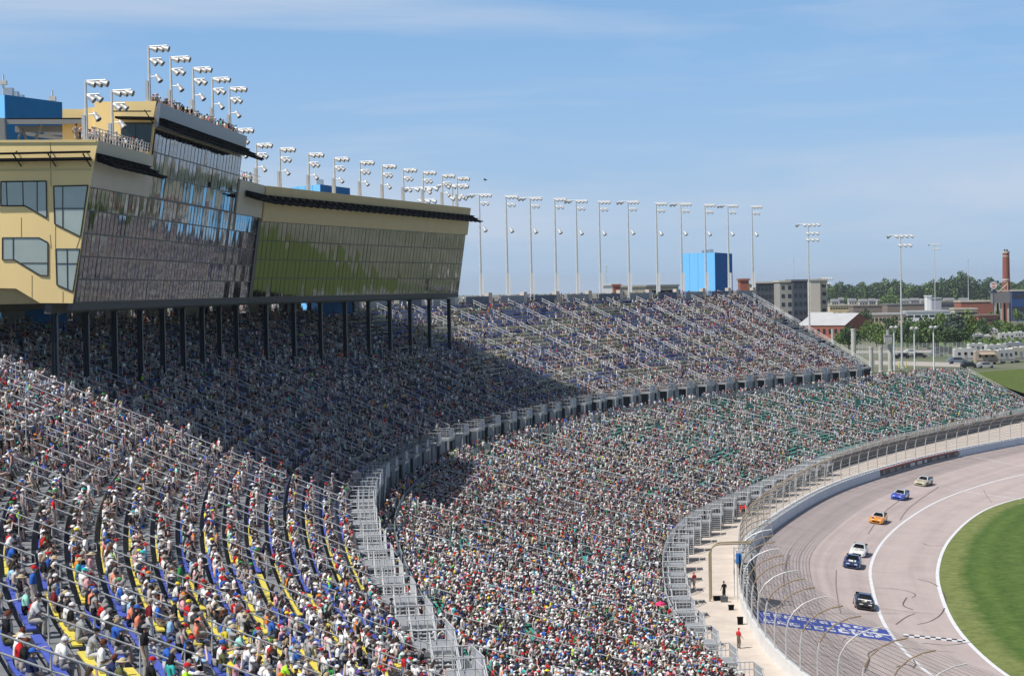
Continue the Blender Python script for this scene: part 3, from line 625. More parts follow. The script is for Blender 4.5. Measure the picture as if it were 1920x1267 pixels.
# columns
def deck_z(x,y):
    s_=C.near(x,y); P=C.p(s_); w=math.hypot(x-P[0],y-P[1]); return ZU+min(int(w/T_U),NU)*R_U
def place_cols(seg,xs,o=-2.2):
    for x in xs:
        lo,hi=-5,seg.L+5
        for _ in range(40):
            m=(lo+hi)/2; P=seg.p(m,zb,o); lo,hi=(m,hi) if proj((P[0],P[1],27))[0]<x else (lo,m)
        zd=deck_z(P[0],P[1]); mb=MB(); ang=math.atan2(seg.d[1],seg.d[0]); h=zb-.9-zd+.3; c=np.array([P[0],P[1],zd-.3+h/2])
        dn=np.array([seg.n[0],seg.n[1],0])
        mb.box(c,(.46,.06,h),ang+math.pi/2*0); mb.box(c+dn*.25,(.5,.05,h),ang); mb.box(c-dn*.25,(.5,.05,h),ang); mb.box(c,(.06,.45,h),ang)
        mb.box((P[0],P[1],zb-.95),(.9,.9,.1),ang)
        mb.build('column',STEEL,SU)
place_cols(G1,[103,162,215,263,305,343,379,411,443]); place_cols(G2,[499,551,601,647,691,731,769,805,842])
for seg,n in ((G1,8),(G2,9)):
    for i in range(n):
        P=seg.p((i+.5)*seg.L/n,zb,-17); mb=MB(); mb.box((P[0],P[1],(zb+24)/2),(.6,.6,zb-24)); mb.build('column',STEEL,SU)
# tower end wall details, rear block, terrace
E2=G1.p(uT0,zf,0)-G1.d*.1; 
def tw(x,y,o=0): return hit(x,y,E2,En)-G1.d*o
mb=MB(); poly_ext([tw(*q) for q in ((283,243),(281,262),(233,260),(228,262),(177,262),(177,191),(293,190))],G1.d,.2,0,mb); mb.build('tower_end_wall',TAN,SU)
mb=MB(); poly_ext([tw(*q,.04) for q in ((227,233),(286,233),(280,285),(227,275))],-G1.d,.05,0,mb); mb.tube([tw(255,233,.12),tw(254,280,.12)],.05,4,1); mb.tube([tw(227,232,.12),tw(287,232,.12)],.08,4,1)
mb.build('window',[mat('dark_glass',(.03,.04,.04),.08,.3),FRM],SU)
mb=MB(); a,b=tw(225,225,.05),tw(290,226,.05); mb.hexa([a,b,b-G1.d*2,a-G1.d*2,a+np.array([0,0,.3]),b+np.array([0,0,.3]),b-G1.d*2+np.array([0,0,.2]),a-G1.d*2+np.array([0,0,.2])])
mb.tube([tw(220,212,2),tw(292,212,2)],.06,4); mb.tube([tw(280,210,2),tw(288,232,.1)],.06,4); mb.build('tower_canopy',BLK,SU)
mb=MB(); E3=E2+G1.d*3
for (x0,x1,y0,y1) in ((117,180,205,265),):
    q=[hit(x,y,E3,En) for x,y in ((x0,y1),(x1,y1),(x1,y0),(x0,y0))]; poly_ext(q,G1.d,8,0,mb)
mb.build('rear_block',TAN,SU)
mb=MB(); q=[hit(x,y,E3,En)-G1.d*.03 for x,y in ((166,223),(178,223),(178,250),(166,250))]; poly_ext(q,-G1.d,.05,0,mb); mb.build('door',mat('dark_glass',(.03,.04,.04),.08,.3),SU)
mb=MB()
for (u0,u1) in ((0,uT0-.3),):   # terrace rail
    for h in (.5,.8,1.1): mb.tube([G1.p(u0,zf+h,-.2),G1.p(u1,zf+h,-.2)],.04,4)
    for u in np.linspace(u0,u1,22): mb.tube([G1.p(u,zf,-.2),G1.p(u,zf+1.1,-.2)],.035,4)
for h in (.55,1.1): mb.tube([G1.p(uT1+1,zf+h,-.5),G1.p(G1.L,zf+h,-.5)],.04,4)
mb.build('terrace_railing',ALUL,SU)
# steel gantry roof at the left
E4=E2+G1.d*1.0
mb=MB(); gh=lambda x,y,o=0: hit(x,y,E4,En)+G1.d*o
def beam(x0,y0,x1,y1,o,wd,ht,mi=0):
    a,b=gh(x0,y0,o),gh(x1,y1,o); h=np.array([0,0,ht]); w=G1.d*wd
    mb.hexa([a-h,b-h,b-h+w,a-h+w,a,b,b+w,a+w],mi)
beam(12,222,178,221,0,3.0,.12,1); beam(12,224,178,224,0,.3,.45,0); beam(14,233,175,232,2.5,.3,.6,0); beam(18,240,120,255,5,.3,.35,0); beam(50,240,118,240,6,.3,.3)
for x,wd in((4,.55),): 
    a=gh(x,222,0); mb.box((a[0],a[1],zf+(a[2]-zf)/2),(.6,.6,a[2]-zf))
for x0,y0,x1,y1 in((35,240,28,262),(35,240,46,262),(72,232,60,262),(72,232,62,262)): mb.tube([gh(x0,y0,1),gh(x1,y1,1)],.12,4)
mb.build('roof_gantry',[mat('grey_steel',(.20,.21,.22),.5,.2),BLK],SU)
# ------------------------------------------------------------ people
def objmat(name,attr=None,rough=.8,var=0):
    m=bpy.data.materials.new(name); m.use_nodes=True; t=m.node_tree; b=t.nodes['Principled BSDF']; b.inputs['Roughness'].default_value=rough; b.inputs['Specular IOR Level'].default_value=.25
    if attr: n=t.nodes.new('ShaderNodeAttribute'); n.attribute_type='INSTANCER'; n.attribute_name=attr; src=n.outputs['Color']
    else: n=t.nodes.new('ShaderNodeObjectInfo'); src=n.outputs['Color']
    t.links.new(src,b.inputs['Base Color'])
    if not attr:
        co=t.nodes.new('ShaderNodeTexCoord'); nn=t.nodes.new('ShaderNodeTexNoise'); nn.inputs['Scale'].default_value=9; nn.inputs['Detail'].default_value=3; bu=t.nodes.new('ShaderNodeBump'); bu.inputs['Strength'].default_value=.7; bu.inputs['Distance'].default_value=.03; t.links.new(co.outputs['Object'],nn.inputs[0]); t.links.new(nn.outputs[0],bu.inputs['Height']); t.links.new(bu.outputs[0],b.inputs['Normal'])
    return m
OM=objmat('object_coloured_cloth'); OSK=objmat('object_coloured_skin',rough=.55)
IS,IP,IK,IH=[objmat('crowd_'+a,a) for a in ('shirt','pants','skin','hair')]
SHOE=mat('shoe_grey',(.16,.16,.17),.7); EYE=mat('dark_lens',(.01,.01,.012),.2)
def skeleton(pose,hero=False):
    st=pose.startswith('stand'); V={};E=[]
    def v(n,p,r): V[n]=(np.array(p,float),r)
    lean={'upright':.12,'lean':.36,'back':-.08,'shade':.10,'phone':.22,'side':.10,'cross':.10,'point':.12}.get(pose,0)
    hz=.92 if st else .56
    def tp(x,y,z):  # torso point leaned about the hips
        return (x,y+lean*(z)*1.0,hz+z*math.cos(lean))
    v('pelvis',tp(0,0,0),(.165,.135)); v('waist',tp(0,0,.17),(.155,.125)); v('chest',tp(0,0,.36),(.185,.135)); v('upper',tp(0,0,.48),(.145,.105))
    v('neck',tp(0,.02,.57),(.055,.055)); hx,hy,hz2=tp(0,.04,.63)
    yaw={'side':.7,'phone':0,'stand_turn':-.6}.get(pose,0); nod={'phone':.5,'lean':-.1}.get(pose,0)
    v('jaw',(hx,hy,hz2),(.062,.07)); v('head',(hx,hy+.01+.03*nod,hz2+.095),(.078,.095)); v('crown',(hx,hy-.005+.05*nod,hz2+.165),(.055,.065))
    E+= [('pelvis','waist'),('waist','chest'),('chest','upper'),('upper','neck'),('neck','jaw'),('jaw','head'),('head','crown')]
    fd=np.array([math.sin(yaw),math.cos(yaw)*math.cos(nod),-math.sin(nod)])
    if hero: v('nose',np.array((hx,hy+.01+.03*nod,hz2+.085))+fd*.108,(.016,.016)); E.append(('head','nose'))
    for s,nm in ((-1,'l'),(1,'r')):
        sx=.205*s; v('sh'+nm,tp(sx,0,.47),(.068,.062)); E.append(('upper','sh'+nm))
        S_=V['sh'+nm][0]
        if pose in('upright','side'): e=S_+[.05*s,.06,-.27]; w=(.10*s,.34,.66)
        elif pose=='lean': e=(.24*s,S_[1]+.14,.78); w=(.05*s,S_[1]+.34,.72)
        elif pose=='back': e=S_+[.10*s,-.05,-.27]; w=(.20*s,.20,.66)
        elif pose=='shade': e=S_+([.16*s,.16,-.02] if s>0 else [.04*s,.05,-.28]); w=(hx+.07,hy+.16,hz2+.17) if s>0 else (.1*s,.34,.66)
        elif pose=='phone': e=S_+[.06*s,.10,-.26]; w=(.05*s,S_[1]+.30,S_[2]-.22)
        elif pose=='cross': e=S_+[.06*s,.04,-.27]; w=(-.10*s,S_[1]+.20,S_[2]-.25)
        elif pose=='point': e=S_+([.10*s,.22,-.05] if s<0 else [.04*s,.05,-.28]); w=S_+[.1*s,.46,.02] if s<0 else (.1*s,.34,.66)
        elif pose=='stand_hip': e=S_+[.16*s,-.05,-.24]; w=(.17*s,.03,hz+.05)
        elif pose=='stand_turn': e=S_+[.06*s,.02,-.28]; w=S_+[.05*s,.20,-.44]
        else: e=S_+[.06*s,-.02,-.29]; w=S_+[.08*s,.06,-.53]
        e=np.array(e,float); w=np.array(w,float)
        v('el'+nm,e,(.052,.052)); v('wr'+nm,w,(.033,.033)); E+= [('sh'+nm,'el'+nm),('el'+nm,'wr'+nm)]
        d=w-e; d/=np.linalg.norm(d); pm=w+d*.085; v('pa'+nm,pm,(.036,.02)); E.append(('wr'+nm,'pa'+nm))
        if hero:
            sd=np.cross(d,[0,0,1.]); n_=np.linalg.norm(sd); sd=sd/n_ if n_>.1 else np.array([1.,0,0]); cv=np.cross(sd,d)
            for j,(o,l) in enumerate(((-.03,.062),(-.01,.075),(.01,.07),(.03,.055))):
                a=pm+sd*o+d*.03; b=a+d*l*.6-cv*.006; c_=b+d*l*.45-cv*.022
                v('f%s%da'%(nm,j),a,(.0095,.0095)); v('f%s%db'%(nm,j),b,(.009,.009)); v('f%s%dc'%(nm,j),c_,(.008,.008)); E+= [('pa'+nm,'f%s%da'%(nm,j)),('f%s%da'%(nm,j),'f%s%db'%(nm,j)),('f%s%db'%(nm,j),'f%s%dc'%(nm,j))]
            a=w+d*.03+sd*-.035*s; b=a+d*.035+sd*-.022*s; v('t%sa'%nm,a,(.011,.011)); v('t%sb'%nm,b,(.01,.01)); E+= [('wr'+nm,'t%sa'%nm),('t%sa'%nm,'t%sb'%nm)]
        v('hp'+nm,(.095*s,.02,hz-.03),(.10,.10)); E.append(('pelvis','hp'+nm))
        if st:
            k=(.11*s,.03+(.04 if s>0 else 0),.50); a=(.12*s,-.01,.10); t=(.14*s,.13,.045)
        else:
            kx=.15*s; fy={'back':.66,'lean':.42}.get(pose,.50); k=(kx,.46,.56); a=(kx*1.02,fy,.12); t=(kx*1.1,fy+.15,.05)
        v('kn'+nm,k,(.066,.066)); v('an'+nm,a,(.044,.044)); v('to'+nm,t,(.045,.035)); E+= [('hp'+nm,'kn'+nm),('kn'+nm,'an'+nm),('an'+nm,'to'+nm)]
    return V,E,fd,(hx,hy+.01+.03*nod,hz2+.095)
REG={'pelvis':'p','waist':'s','chest':'s','upper':'s','neck':'k','jaw':'k','head':'h','crown':'h','nose':'k'}
def seg_region(a,b):
    x=a[:2]; y=b[:2]
    if b.startswith('sh'): return 's'
    if a.startswith('sh'): return 'sleeve'
    if b.startswith('hp'): return 'p'
    if a.startswith('hp'): return 'thigh'
    if a.startswith('kn'): return 'calf'
    if a.startswith('an'): return 'shoe'
    if a in('pelvis',): return 'p' 
    if a in('waist','chest') : return 's'
    if a=='upper': return 'neckbase'
    if a in('neck','jaw'): return 'face'
    if a=='head': return 'skull' if b=='crown' else 'face'
    return 'arm'
def body_mesh(pose,hero):
    V,E,fd,hc=skeleton(pose,hero); names=list(V); me=bpy.data.meshes.new('b'); me.from_pydata([tuple(V[n][0]) for n in names],[(names.index(a),names.index(b)) for a,b in E],[])
    o=bpy.data.objects.new('b',me); col.objects.link(o); md=o.modifiers.new('s','SKIN'); md.branch_smoothing=.6; md.use_smooth_shade=True
    sv=me.skin_vertices[0].data if len(me.skin_vertices) else None
    if sv is None:
        bm=bmesh.new(); bm.from_mesh(me); bm.verts.layers.skin.verify(); bm.to_mesh(me); bm.free(); sv=me.skin_vertices[0].data
    for i,n in enumerate(names): sv[i].radius=V[n][1]; sv[i].use_root=(n=='pelvis')
    ss=o.modifiers.new('u','SUBSURF'); ss.levels=2 if hero else 1; ss.render_levels=ss.levels
    dg=bpy.context.evaluated_depsgraph_get(); dg.update(); r=bpy.data.meshes.new_from_object(o.evaluated_get(dg))
    bpy.data.objects.remove(o); bpy.data.meshes.remove(me)
    P=np.array([p.center for p in r.polygons]); best=np.full(len(P),9e9); reg=np.zeros(len(P),int); tpar=np.zeros(len(P)); RN=[]
    for j,(a,b) in enumerate(E):
        A_=V[a][0]; D=V[b][0]-A_; t=np.clip(((P-A_)@D)/(D@D),0,1); d=np.linalg.norm(P-(A_+t[:,None]*D),axis=1); 
        rr=V[a][1][0]*(1-t)+V[b][1][0]*t; d=d-rr*.9; m=d<best; best[m]=d[m]; reg[m]=j; tpar[m]=t[m]; RN.append(seg_region(a,b))
    return r,[RN[i] for i in reg],tpar,P,V,fd,np.array(hc)
def shell(me,mask,th,name):
    bm=bmesh.new(); bm.from_mesh(me); bm.faces.ensure_lookup_table()
    bm.normal_update(); nn=[tuple(v.normal) for v in bm.verts]
    for v,n in zip(bm.verts,nn): v.co+=Vector(n)*th
    if name in('shorts','trousers','shirt','tank_top'):
        vs_={v.index for f,m in zip(bm.faces,mask) if m for v in f.verts}; mask=[m or any(v.index in vs_ for v in f.verts) for f,m in zip(bm.faces,mask)]
    bmesh.ops.delete(bm,geom=[f for f,m in zip(list(bm.faces),mask) if not m],context='FACES')
    bm.faces.ensure_lookup_table(); seen=set(); isl=[]
    for f in bm.faces:
        if f.index in seen: continue
        st=[f]; seen.add(f.index); g=[]
        while st:
            x=st.pop(); g.append(x)
            for e in x.edges:
                for y in e.link_faces:
                    if y.index not in seen: seen.add(y.index); st.append(y)
        isl.append(g)
    mx_=max(len(g) for g in isl); bmesh.ops.delete(bm,geom=[x for g in isl if len(g)<.4*mx_ for x in g],context='FACES')
    r=bpy.data.meshes.new(name); bm.to_mesh(r); bm.free(); r.polygons.foreach_set('use_smooth',[True]*len(r.polygons)); return r
def headwear(kind,hc,fd,mb,mi=0):
    # kind: cap, straw, short, long, bald
    f=np.array([fd[0],fd[1],0]); f/=np.linalg.norm(f); sd=np.array([f[1],-f[0],0]); up=np.array([0,0,1.]); c=hc+up*.03
    nu_,nv=12,5; n0=len(mb.v)
    R={'cap':(.100,.118,.105),'straw':(.10,.118,.10),'short':(.098,.116,.105),'long':(.105,.120,.11)}[kind]
    for j in range(nv+1):
        ph=math.pi/2*(j/nv)
        for i in range(nu_):
            t=2*math.pi*i/nu_; back=max(0,-math.cos(t))
            low=0
            if kind=='short': low=.06*back
            if kind=='long': low=.03+.20*back**.5*(1 if back>.1 else 0)
            r_=math.cos(ph)*(1+.15*(kind=='long')*back*(1-j/nv)); P=c+f*(math.cos(t)*R[1]*r_-.008)+sd*math.sin(t)*R[0]*r_+up*(R[2]*math.sin(ph)-low*(1-j/nv)-(.0 if kind in('cap','straw') else -.008*math.cos(t)))
            mb.v.append(tuple(P))
    for j in range(nv):
        for i in range(nu_):
            a=n0+j*nu_+i; b=n0+j*nu_+(i+1)%nu_; mb.f.append((a,b,b+nu_,a+nu_)); mb.m.append(mi)
    mb.f.append(tuple(n0+nv*nu_+i for i in range(nu_))); mb.m.append(mi)
    if kind=='cap':
        pts=[]; 
        for t in np.linspace(-1.05,1.05,7): pts.append(c+f*(.10+.085*math.cos(t*.95))*1+sd*math.sin(t)*.088+up*(.004-.012*math.cos(t)))
        pts=[c+sd*-.085+f*.06+up*.0]+pts+[c+sd*.085+f*.06]
        mb.prism(pts,[p+up*.009 for p in pts],mi)
    if kind=='straw':
        ring=lambda r,z:[c+f*math.cos(t)*r*1.05+sd*math.sin(t)*r+up*z for t in np.linspace(0,2*math.pi,15)[:-1]]
        mb.prism(ring(.20,-.012),ring(.19,.004),mi)
def lens(hc,fd,mb,mi=0):
    f=fd/np.linalg.norm(fd); sd=np.cross(f,[0,0,1.]); sd/=np.linalg.norm(sd); up=np.cross(sd,f); e=hc+up*.012+f*.088
    for s in (-1,1):
        q=e+sd*.033*s; p=[q+sd*a*.027+up*b*.016 for a,b in((-1,-1),(1,-1),(1,1),(-1,1))]; mb.prism([x-f*.012 for x in p],[x+f*.008 for x in p],mi)
    mb.tube([e-sd*.06,e+sd*.06],.005,4,mi)
# ---- instanced crowd prototypes
proto=bpy.data.collections.new('crowd_forms'); nproto=0
PVAR=[('upright','cap'),('upright','short'),('lean','cap'),('lean','short'),('back','cap'),('shade','long'),('phone','short'),('side','cap'),('side','long'),('cross','cap'),('upright','long'),('back','straw'),('point','cap'),('stand','cap'),('stand_hip','short'),('stand_turn','long')]
bodies={}
for idx,(pose,hw) in enumerate(PVAR):
    if pose not in bodies: bodies[pose]=body_mesh(pose,False)
    me0,reg,tp_,P,V,fd,hc=bodies[pose]; me=me0.copy(); me.materials.clear()
    for m in (IS,IP,IK,IH): me.materials.append(m)
    tank=(idx%5==3); longp=(idx%3==1)
    mi=[]
    for r,t in zip(reg,tp_):
        if r in('s','neckbase'): k=0 if not(r=='neckbase' and t>.55) else 2
        elif r=='sleeve': k=0 if (t<.62 and not tank) else 2
        elif r=='arm': k=2
        elif r in('p','thigh'): k=1 if (r=='p' or t<.92 or longp) else 2
        elif r=='calf': k=1 if longp else 2
        elif r=='shoe': k=3
        elif r=='skull': k=3
        else: k=2
        mi.append(k)
    me.polygons.foreach_set('material_index',mi)
    mb=MB(); headwear(hw,hc,fd,mb,3)
    bm=bmesh.new(); bm.from_mesh(me); base=len(bm.verts); vs=[bm.verts.new(v) for v in mb.v]
    for f in mb.f:
        try: x=bm.faces.new([vs[i] for i in f]); x.material_index=3; x.smooth=True
        except ValueError: pass
    bm.to_mesh(me); bm.free(); ob=bpy.data.objects.new('crowd_form_%02d'%idx,me); proto.objects.link(ob)
NSEAT=13; NST=3
PAL=[('white',(.80,.80,.80),25),('black',(.010,.010,.012),25),('grey',(.34,.34,.35),13),('navy',(.015,.025,.09),8),('red',(.50,.018,.02),8),('blue',(.03,.12,.48),6),('light blue',(.32,.52,.72),6),('charcoal',(.05,.05,.055),6),('tan',(.48,.42,.36),4),('pink',(.75,.38,.42),4),('orange',(.75,.22,.03),1.6),('yellow',(.75,.62,.05),1),('teal',(.04,.42,.42),2),('green',(.03,.25,.07),1.6),('maroon',(.16,.012,.02),3),('lime',(.42,.80,.05),.7),('mint',(.33,.68,.58),1.4),('purple',(.13,.06,.30),1.2),('cream',(.70,.67,.60),3),('olive',(.10,.11,.04),2),('coral',(.80,.26,.16),1.5)]
pw=np.array([p[2] for p in PAL]); pw[4:]*=.72; pw=pw/pw.sum(); PC=np.array([p[1] for p in PAL])
PPAL=[('denim',(.12,.16,.24)),('khaki',(.38,.36,.33)),('black',(.015,.015,.017)),('grey',(.27,.27,.28)),('navy',(.015,.02,.06)),('white',(.65,.65,.65)),('olive',(.10,.10,.05))]
PPC=np.array([p[1] for p in PPAL]); PPW=np.array([.24,.26,.15,.18,.05,.10,.02])
SKC=np.array([(.56,.37,.32),(.60,.44,.38),(.46,.31,.26),(.66,.51,.46),(.28,.17,.13),(.12,.075,.06),(.60,.37,.34)]); SKW=np.array([.25,.25,.15,.15,.08,.04,.08])
HPAL=[('brown',(.045,.028,.02)),('blonde',(.34,.26,.16)),('black',(.012,.010,.009)),('grey',(.30,.29,.28)),('auburn',(.13,.035,.015))]
HATP=[('white',(.74,.74,.74)),('black',(.012,.012,.014)),('red',(.50,.02,.02)),('navy',(.015,.03,.11)),('blue',(.03,.12,.5)),('grey',(.25,.25,.26)),('tan',(.40,.35,.28)),('orange',(.75,.22,.03)),('teal',(.03,.5,.5)),('pink',(.7,.25,.35)),('yellow',(.8,.65,.05)),('green',(.05,.3,.08)),('maroon',(.16,.012,.02))]
HATW=np.array([.32,.24,.10,.09,.06,.13,.04,.015,.015,.015,.01,.015,.02]); HATW/=HATW.sum()
# ---- seat positions
def inw(q): T=C.t(q); return math.atan2(-T[0],T[1])   # heading whose +Y is inward: inward=(ty,-tx)
def heading(q): T=C.t(q); ix,iy=T[1],-T[0]; return math.atan2(-ix,iy)
import itertools
def noise2(i,j,seed): r=np.random.default_rng((int(i)*7919+int(j)*104729+seed)%(2**31)); return r.random()
seats=[]  # x,y,z,heading,region,standing
def add_seat(q,w,z,occ,reg,jit=.12):
    if rng.random()>occ: return
    x,y=C.off(q+rng.normal(0,.05),w+rng.normal(0,jit*.4)); 
    if not sec_ok((x,y,z)): return
    stand=rng.random()<.025
    if stand: P=C.off(q,w-.42); x,y=P
    seats.append((x,y,z,heading(q)+rng.normal(0,.22),reg,stand))
for i,q in enumerate(sec_s):
    for k in range(NU):
        w0,z0=urow(k)
        if q+PITCH>su_end(w0)-3: continue
        Pm=C.off(q+6,w0+1); Y=Pm[1]
        if not sec_ok((*Pm,z0)): continue
        occ=.96
        if Y<70: occ=.26
        elif Y<95: occ=.55
        if 150+w0*1.5<Y<352-w0*.3: occ=.44
        if Y>=352-w0*.3 and k>2: occ=.12+.28*noise2(i,k//2,5)
        if Y>360 and k>19: occ*=.7
        if Y>360: occ*=np.interp(q,[C.near(20,380),C.near(50,432),C.near(70,465)],[.8,1.4,2.6])
        occ*=.74+.36*noise2(i//2,k//2,9)
        if noise2(i,k,3)<.09: occ*=.3
        occ=min(occ,.97)
        for n in range(23):
            add_seat(q+AW/2+.35+n*.485,w0+.93,z0,occ,'u')
    
for i,q in enumerate(np.arange(S0+22,sL_end-PITCH,PITCH)):
    for r in range(NL):
        a0,a1,z=lrow(q+4,r); Pm=C.off(q+4.5,a0)
        if not sec_ok((*Pm,z)): continue
        le=lend(a0)-.8
        occ=.96; Y=Pm[1]
        if Y>300: occ=np.interp(Y,[250,390,540],[.90,.38,.22])*(1 if r>10 else .92)
        if noise2(i,r//2,31)<.06+(.16 if Y>280 else 0): occ*=.25
        for n in range(23):
            if q+AW/2+.35+n*.485<le: add_seat(q+AW/2+.35+n*.485,(a1-.32),z,occ,'l',.2)
# aisle walkers, concourse crowd, top walkway crowd
for _ in range(850):
    q=rng.uniform(S0+20,sU_end); w=rng.uniform(-3.4,-2.3); x,y=C.off(q,w); 
    if sec_ok((x,y,ZL)): seats.append((x,y,ZL,rng.uniform(0,6.28),'c',True))
for _ in range(550):
    q=rng.uniform(S0+20,su_end(wt)-5); w=wt+rng.uniform(.6,4.6); x,y=C.off(q,w)
    if sec_ok((x,y,zt)): seats.append((x,y,zt,heading(q)+rng.normal(0,1.2),'t',True))
for _ in range(420):
    q=rng.uniform(S0+5,sU_end-10); k=rng.integers(0,NU); j=round((q-S0-3)/PITCH)*PITCH+S0+3; w0,z0=urow(k); x,y=C.off(j,w0+.5)
    if sec_ok((x,y,z0)) and y>75: seats.append((x,y,z0,heading(j)+rng.choice([0,3.14]),'a',True))
for _ in range(260):
    q=rng.uniform(C.near(60,440),C.near(113,530)); x,y=C.off(q,rng.uniform(-3,6))
    if sU_end+2<q<533 and sec_ok((x,y,8.5)): seats.append((x,y,8.5,rng.uniform(0,6.28),'c',True))
zr=zT+.15
for _ in range(150):
    P=G1.p(rng.uniform(uT0+.6,uT1-.6),zT,-rng.uniform(.5,2.2)); seats.append((P[0],P[1],zT-.55,heading(180)+rng.normal(0,.8),'r',True))
for _ in range(40):
    P=G1.p(rng.uniform(1,uT0-1),zf,-rng.uniform(.6,2.5)); seats.append((P[0],P[1],zf-.25,heading(180)+rng.normal(0,.8),'r',True))
for _ in range(8):
    P=G1.p(rng.uniform(uT1+1,G1.L),zf,-rng.uniform(.6,1.5)); seats.append((P[0],P[1],zf-.25,heading(180)+rng.normal(0,.8),'r',True))
arr=np.array([(s[0],s[1],s[2]) for s in seats]); d=arr-camp; zz=d@cf; px=960+FPX*(d@cr)/zz; py=633.5-FPX*((d+[0,0,.8])@cu)/zz
dist=np.linalg.norm(d,axis=1)
inside=(px>-15)&(px<1935)&(py<1275)
order=np.argsort(np.where(inside,dist,9e9)); hero_idx=order[:292]; rest=np.array([i for i in order[292:]])
print('people',len(seats),'hero max dist',dist[hero_idx[-1]])
# ---- the mass of the crowd
n=len(rest); me=bpy.data.meshes.new('crowd'); me.vertices.add(n); me.vertices.foreach_set('co',arr[rest].astype(np.float32).ravel())
def addattr(nm,ty,data,k): a=me.attributes.new(nm,ty,'POINT'); a.data.foreach_set(k,np.ascontiguousarray(data,dtype=np.float32 if ty!='INT' else np.int32).ravel())
def rgba(c,j=.12):
    c=c*(1+rng.normal(0,j,(len(c),1))); c=np.clip(c,0.003,.95); return np.c_[c,np.ones(len(c))]
addattr('shirt','FLOAT_COLOR',rgba(PC[rng.choice(len(PAL),n,p=pw)]),'color')
addattr('pants','FLOAT_COLOR',rgba(PPC[rng.choice(len(PPAL),n,p=PPW)]),'color')
addattr('skin','FLOAT_COLOR',rgba(SKC[rng.choice(len(SKC),n,p=SKW)]),'color')
ishat=rng.random(n)<.55; HC_=np.array([h[1] for h in HATP])[rng.choice(len(HATP),n,p=HATW)]; HR=np.array([h[1] for h in HPAL])[rng.choice(len(HPAL),n,p=[.46,.10,.24,.16,.04])]
capv=[i for i,(p,h) in enumerate(PVAR) if h in('cap','straw') and i<NSEAT]; hairv=[i for i,(p,h) in enumerate(PVAR) if h in('short','long') and i<NSEAT]
stv=np.array([seats[i][5] for i in rest]); vid=np.where(ishat,rng.choice(capv,n),rng.choice(hairv,n)); vid=np.where(stv,np.where(ishat,13,rng.choice([14,15],n)),vid)
addattr('hair','FLOAT_COLOR',rgba(np.where(ishat[:,None],HC_,HR),.1),'color')
addattr('vid','INT',vid,'value')
addattr('rot','FLOAT_VECTOR',np.c_[np.zeros(n),np.zeros(n),[seats[i][3] for i in rest]],'vector')
addattr('siz','FLOAT',rng.normal(.96,.05,n),'value')
crowd=bpy.data.objects.new('crowd',me); col.objects.link(crowd); tag(crowd,kind='stuff')
crowd['label']='dense crowd of seated spectators in mixed shirts and caps filling both grandstands'
ng=bpy.data.node_groups.new('crowd_scatter','GeometryNodeTree'); ng.interface.new_socket('Geometry',in_out='INPUT',socket_type='NodeSocketGeometry'); ng.interface.new_socket('Geometry',in_out='OUTPUT',socket_type='NodeSocketGeometry')
gi=ng.nodes.new('NodeGroupInput'); go=ng.nodes.new('NodeGroupOutput'); ip=ng.nodes.new('GeometryNodeInstanceOnPoints'); ci=ng.nodes.new('GeometryNodeCollectionInfo'); ci.inputs[0].default_value=proto; ci.inputs['Separate Children'].default_value=True; ci.inputs['Reset Children'].default_value=True
def na(nm,ty): x=ng.nodes.new('GeometryNodeInputNamedAttribute'); x.data_type=ty; x.inputs[0].default_value=nm; return x.outputs['Attribute']
e2=ng.nodes.new('FunctionNodeEulerToRotation'); l=ng.links.new
l(gi.outputs[0],ip.inputs['Points']); l(ci.outputs[0],ip.inputs['Instance']); ip.inputs['Pick Instance'].default_value=True
l(na('vid','INT'),ip.inputs['Instance Index']); l(na('rot','FLOAT_VECTOR'),e2.inputs[0]); l(e2.outputs[0],ip.inputs['Rotation']); l(na('siz','FLOAT'),ip.inputs['Scale']); l(ip.outputs[0],go.inputs[0])
md=crowd.modifiers.new('scatter','NODES'); md.node_group=ng
# ---- the nearest three hundred people, each its own object
hero_cache={}
def hero_parts(pose):
    if pose in hero_cache: return hero_cache[pose]
    r,reg,tp_,P,V,fd,hc=body_mesh(pose,True); out={}
    reg=np.array(reg); t=tp_
    out['shirt']=shell(r,(reg=='s')|((reg=='p')&(t>.55)&(P[:,2]>V['pelvis'][0][2]+.03))|((reg=='neckbase')&(t<.5))|((reg=='sleeve')&(t<.68)),.016,'shirt')
    out['tank']=shell(r,(reg=='s')&(np.abs(P[:,0])<.16)|((reg=='p')&(t>.55)&(P[:,2]>V['pelvis'][0][2]+.03)),.013,'tank_top')
    out['shorts']=shell(r,(reg=='p')|((reg=='thigh')&(t<.9)),.02,'shorts')
    out['trousers']=shell(r,(reg=='p')|(reg=='thigh')|((reg=='calf')&(t<.9)),.018,'trousers')
    out['shoes']=shell(r,(reg=='shoe'),.014,'shoes'); out['shoes'].materials.clear(); out['shoes'].materials.append(SHOE)
    for kd in('cap','straw','short','long'):
        mb=MB(); headwear(kd,hc,fd,mb); m_=bpy.data.meshes.new(kd); m_.from_pydata(mb.v,[],mb.f); m_.polygons.foreach_set('use_smooth',[True]*len(mb.f)); m_.materials.append(OM); out[kd]=m_
    mb=MB(); lens(hc,fd,mb); m_=bpy.data.meshes.new('sunglasses'); m_.from_pydata(mb.v,[],mb.f); m_.materials.append(EYE); out['glasses']=m_
    r.materials.clear(); r.materials.append(OSK); out['body']=r
    for k in('shirt','tank','shorts','trousers'): out[k].materials.clear(); out[k].materials.append(OM)
    hero_cache[pose]=out; return out
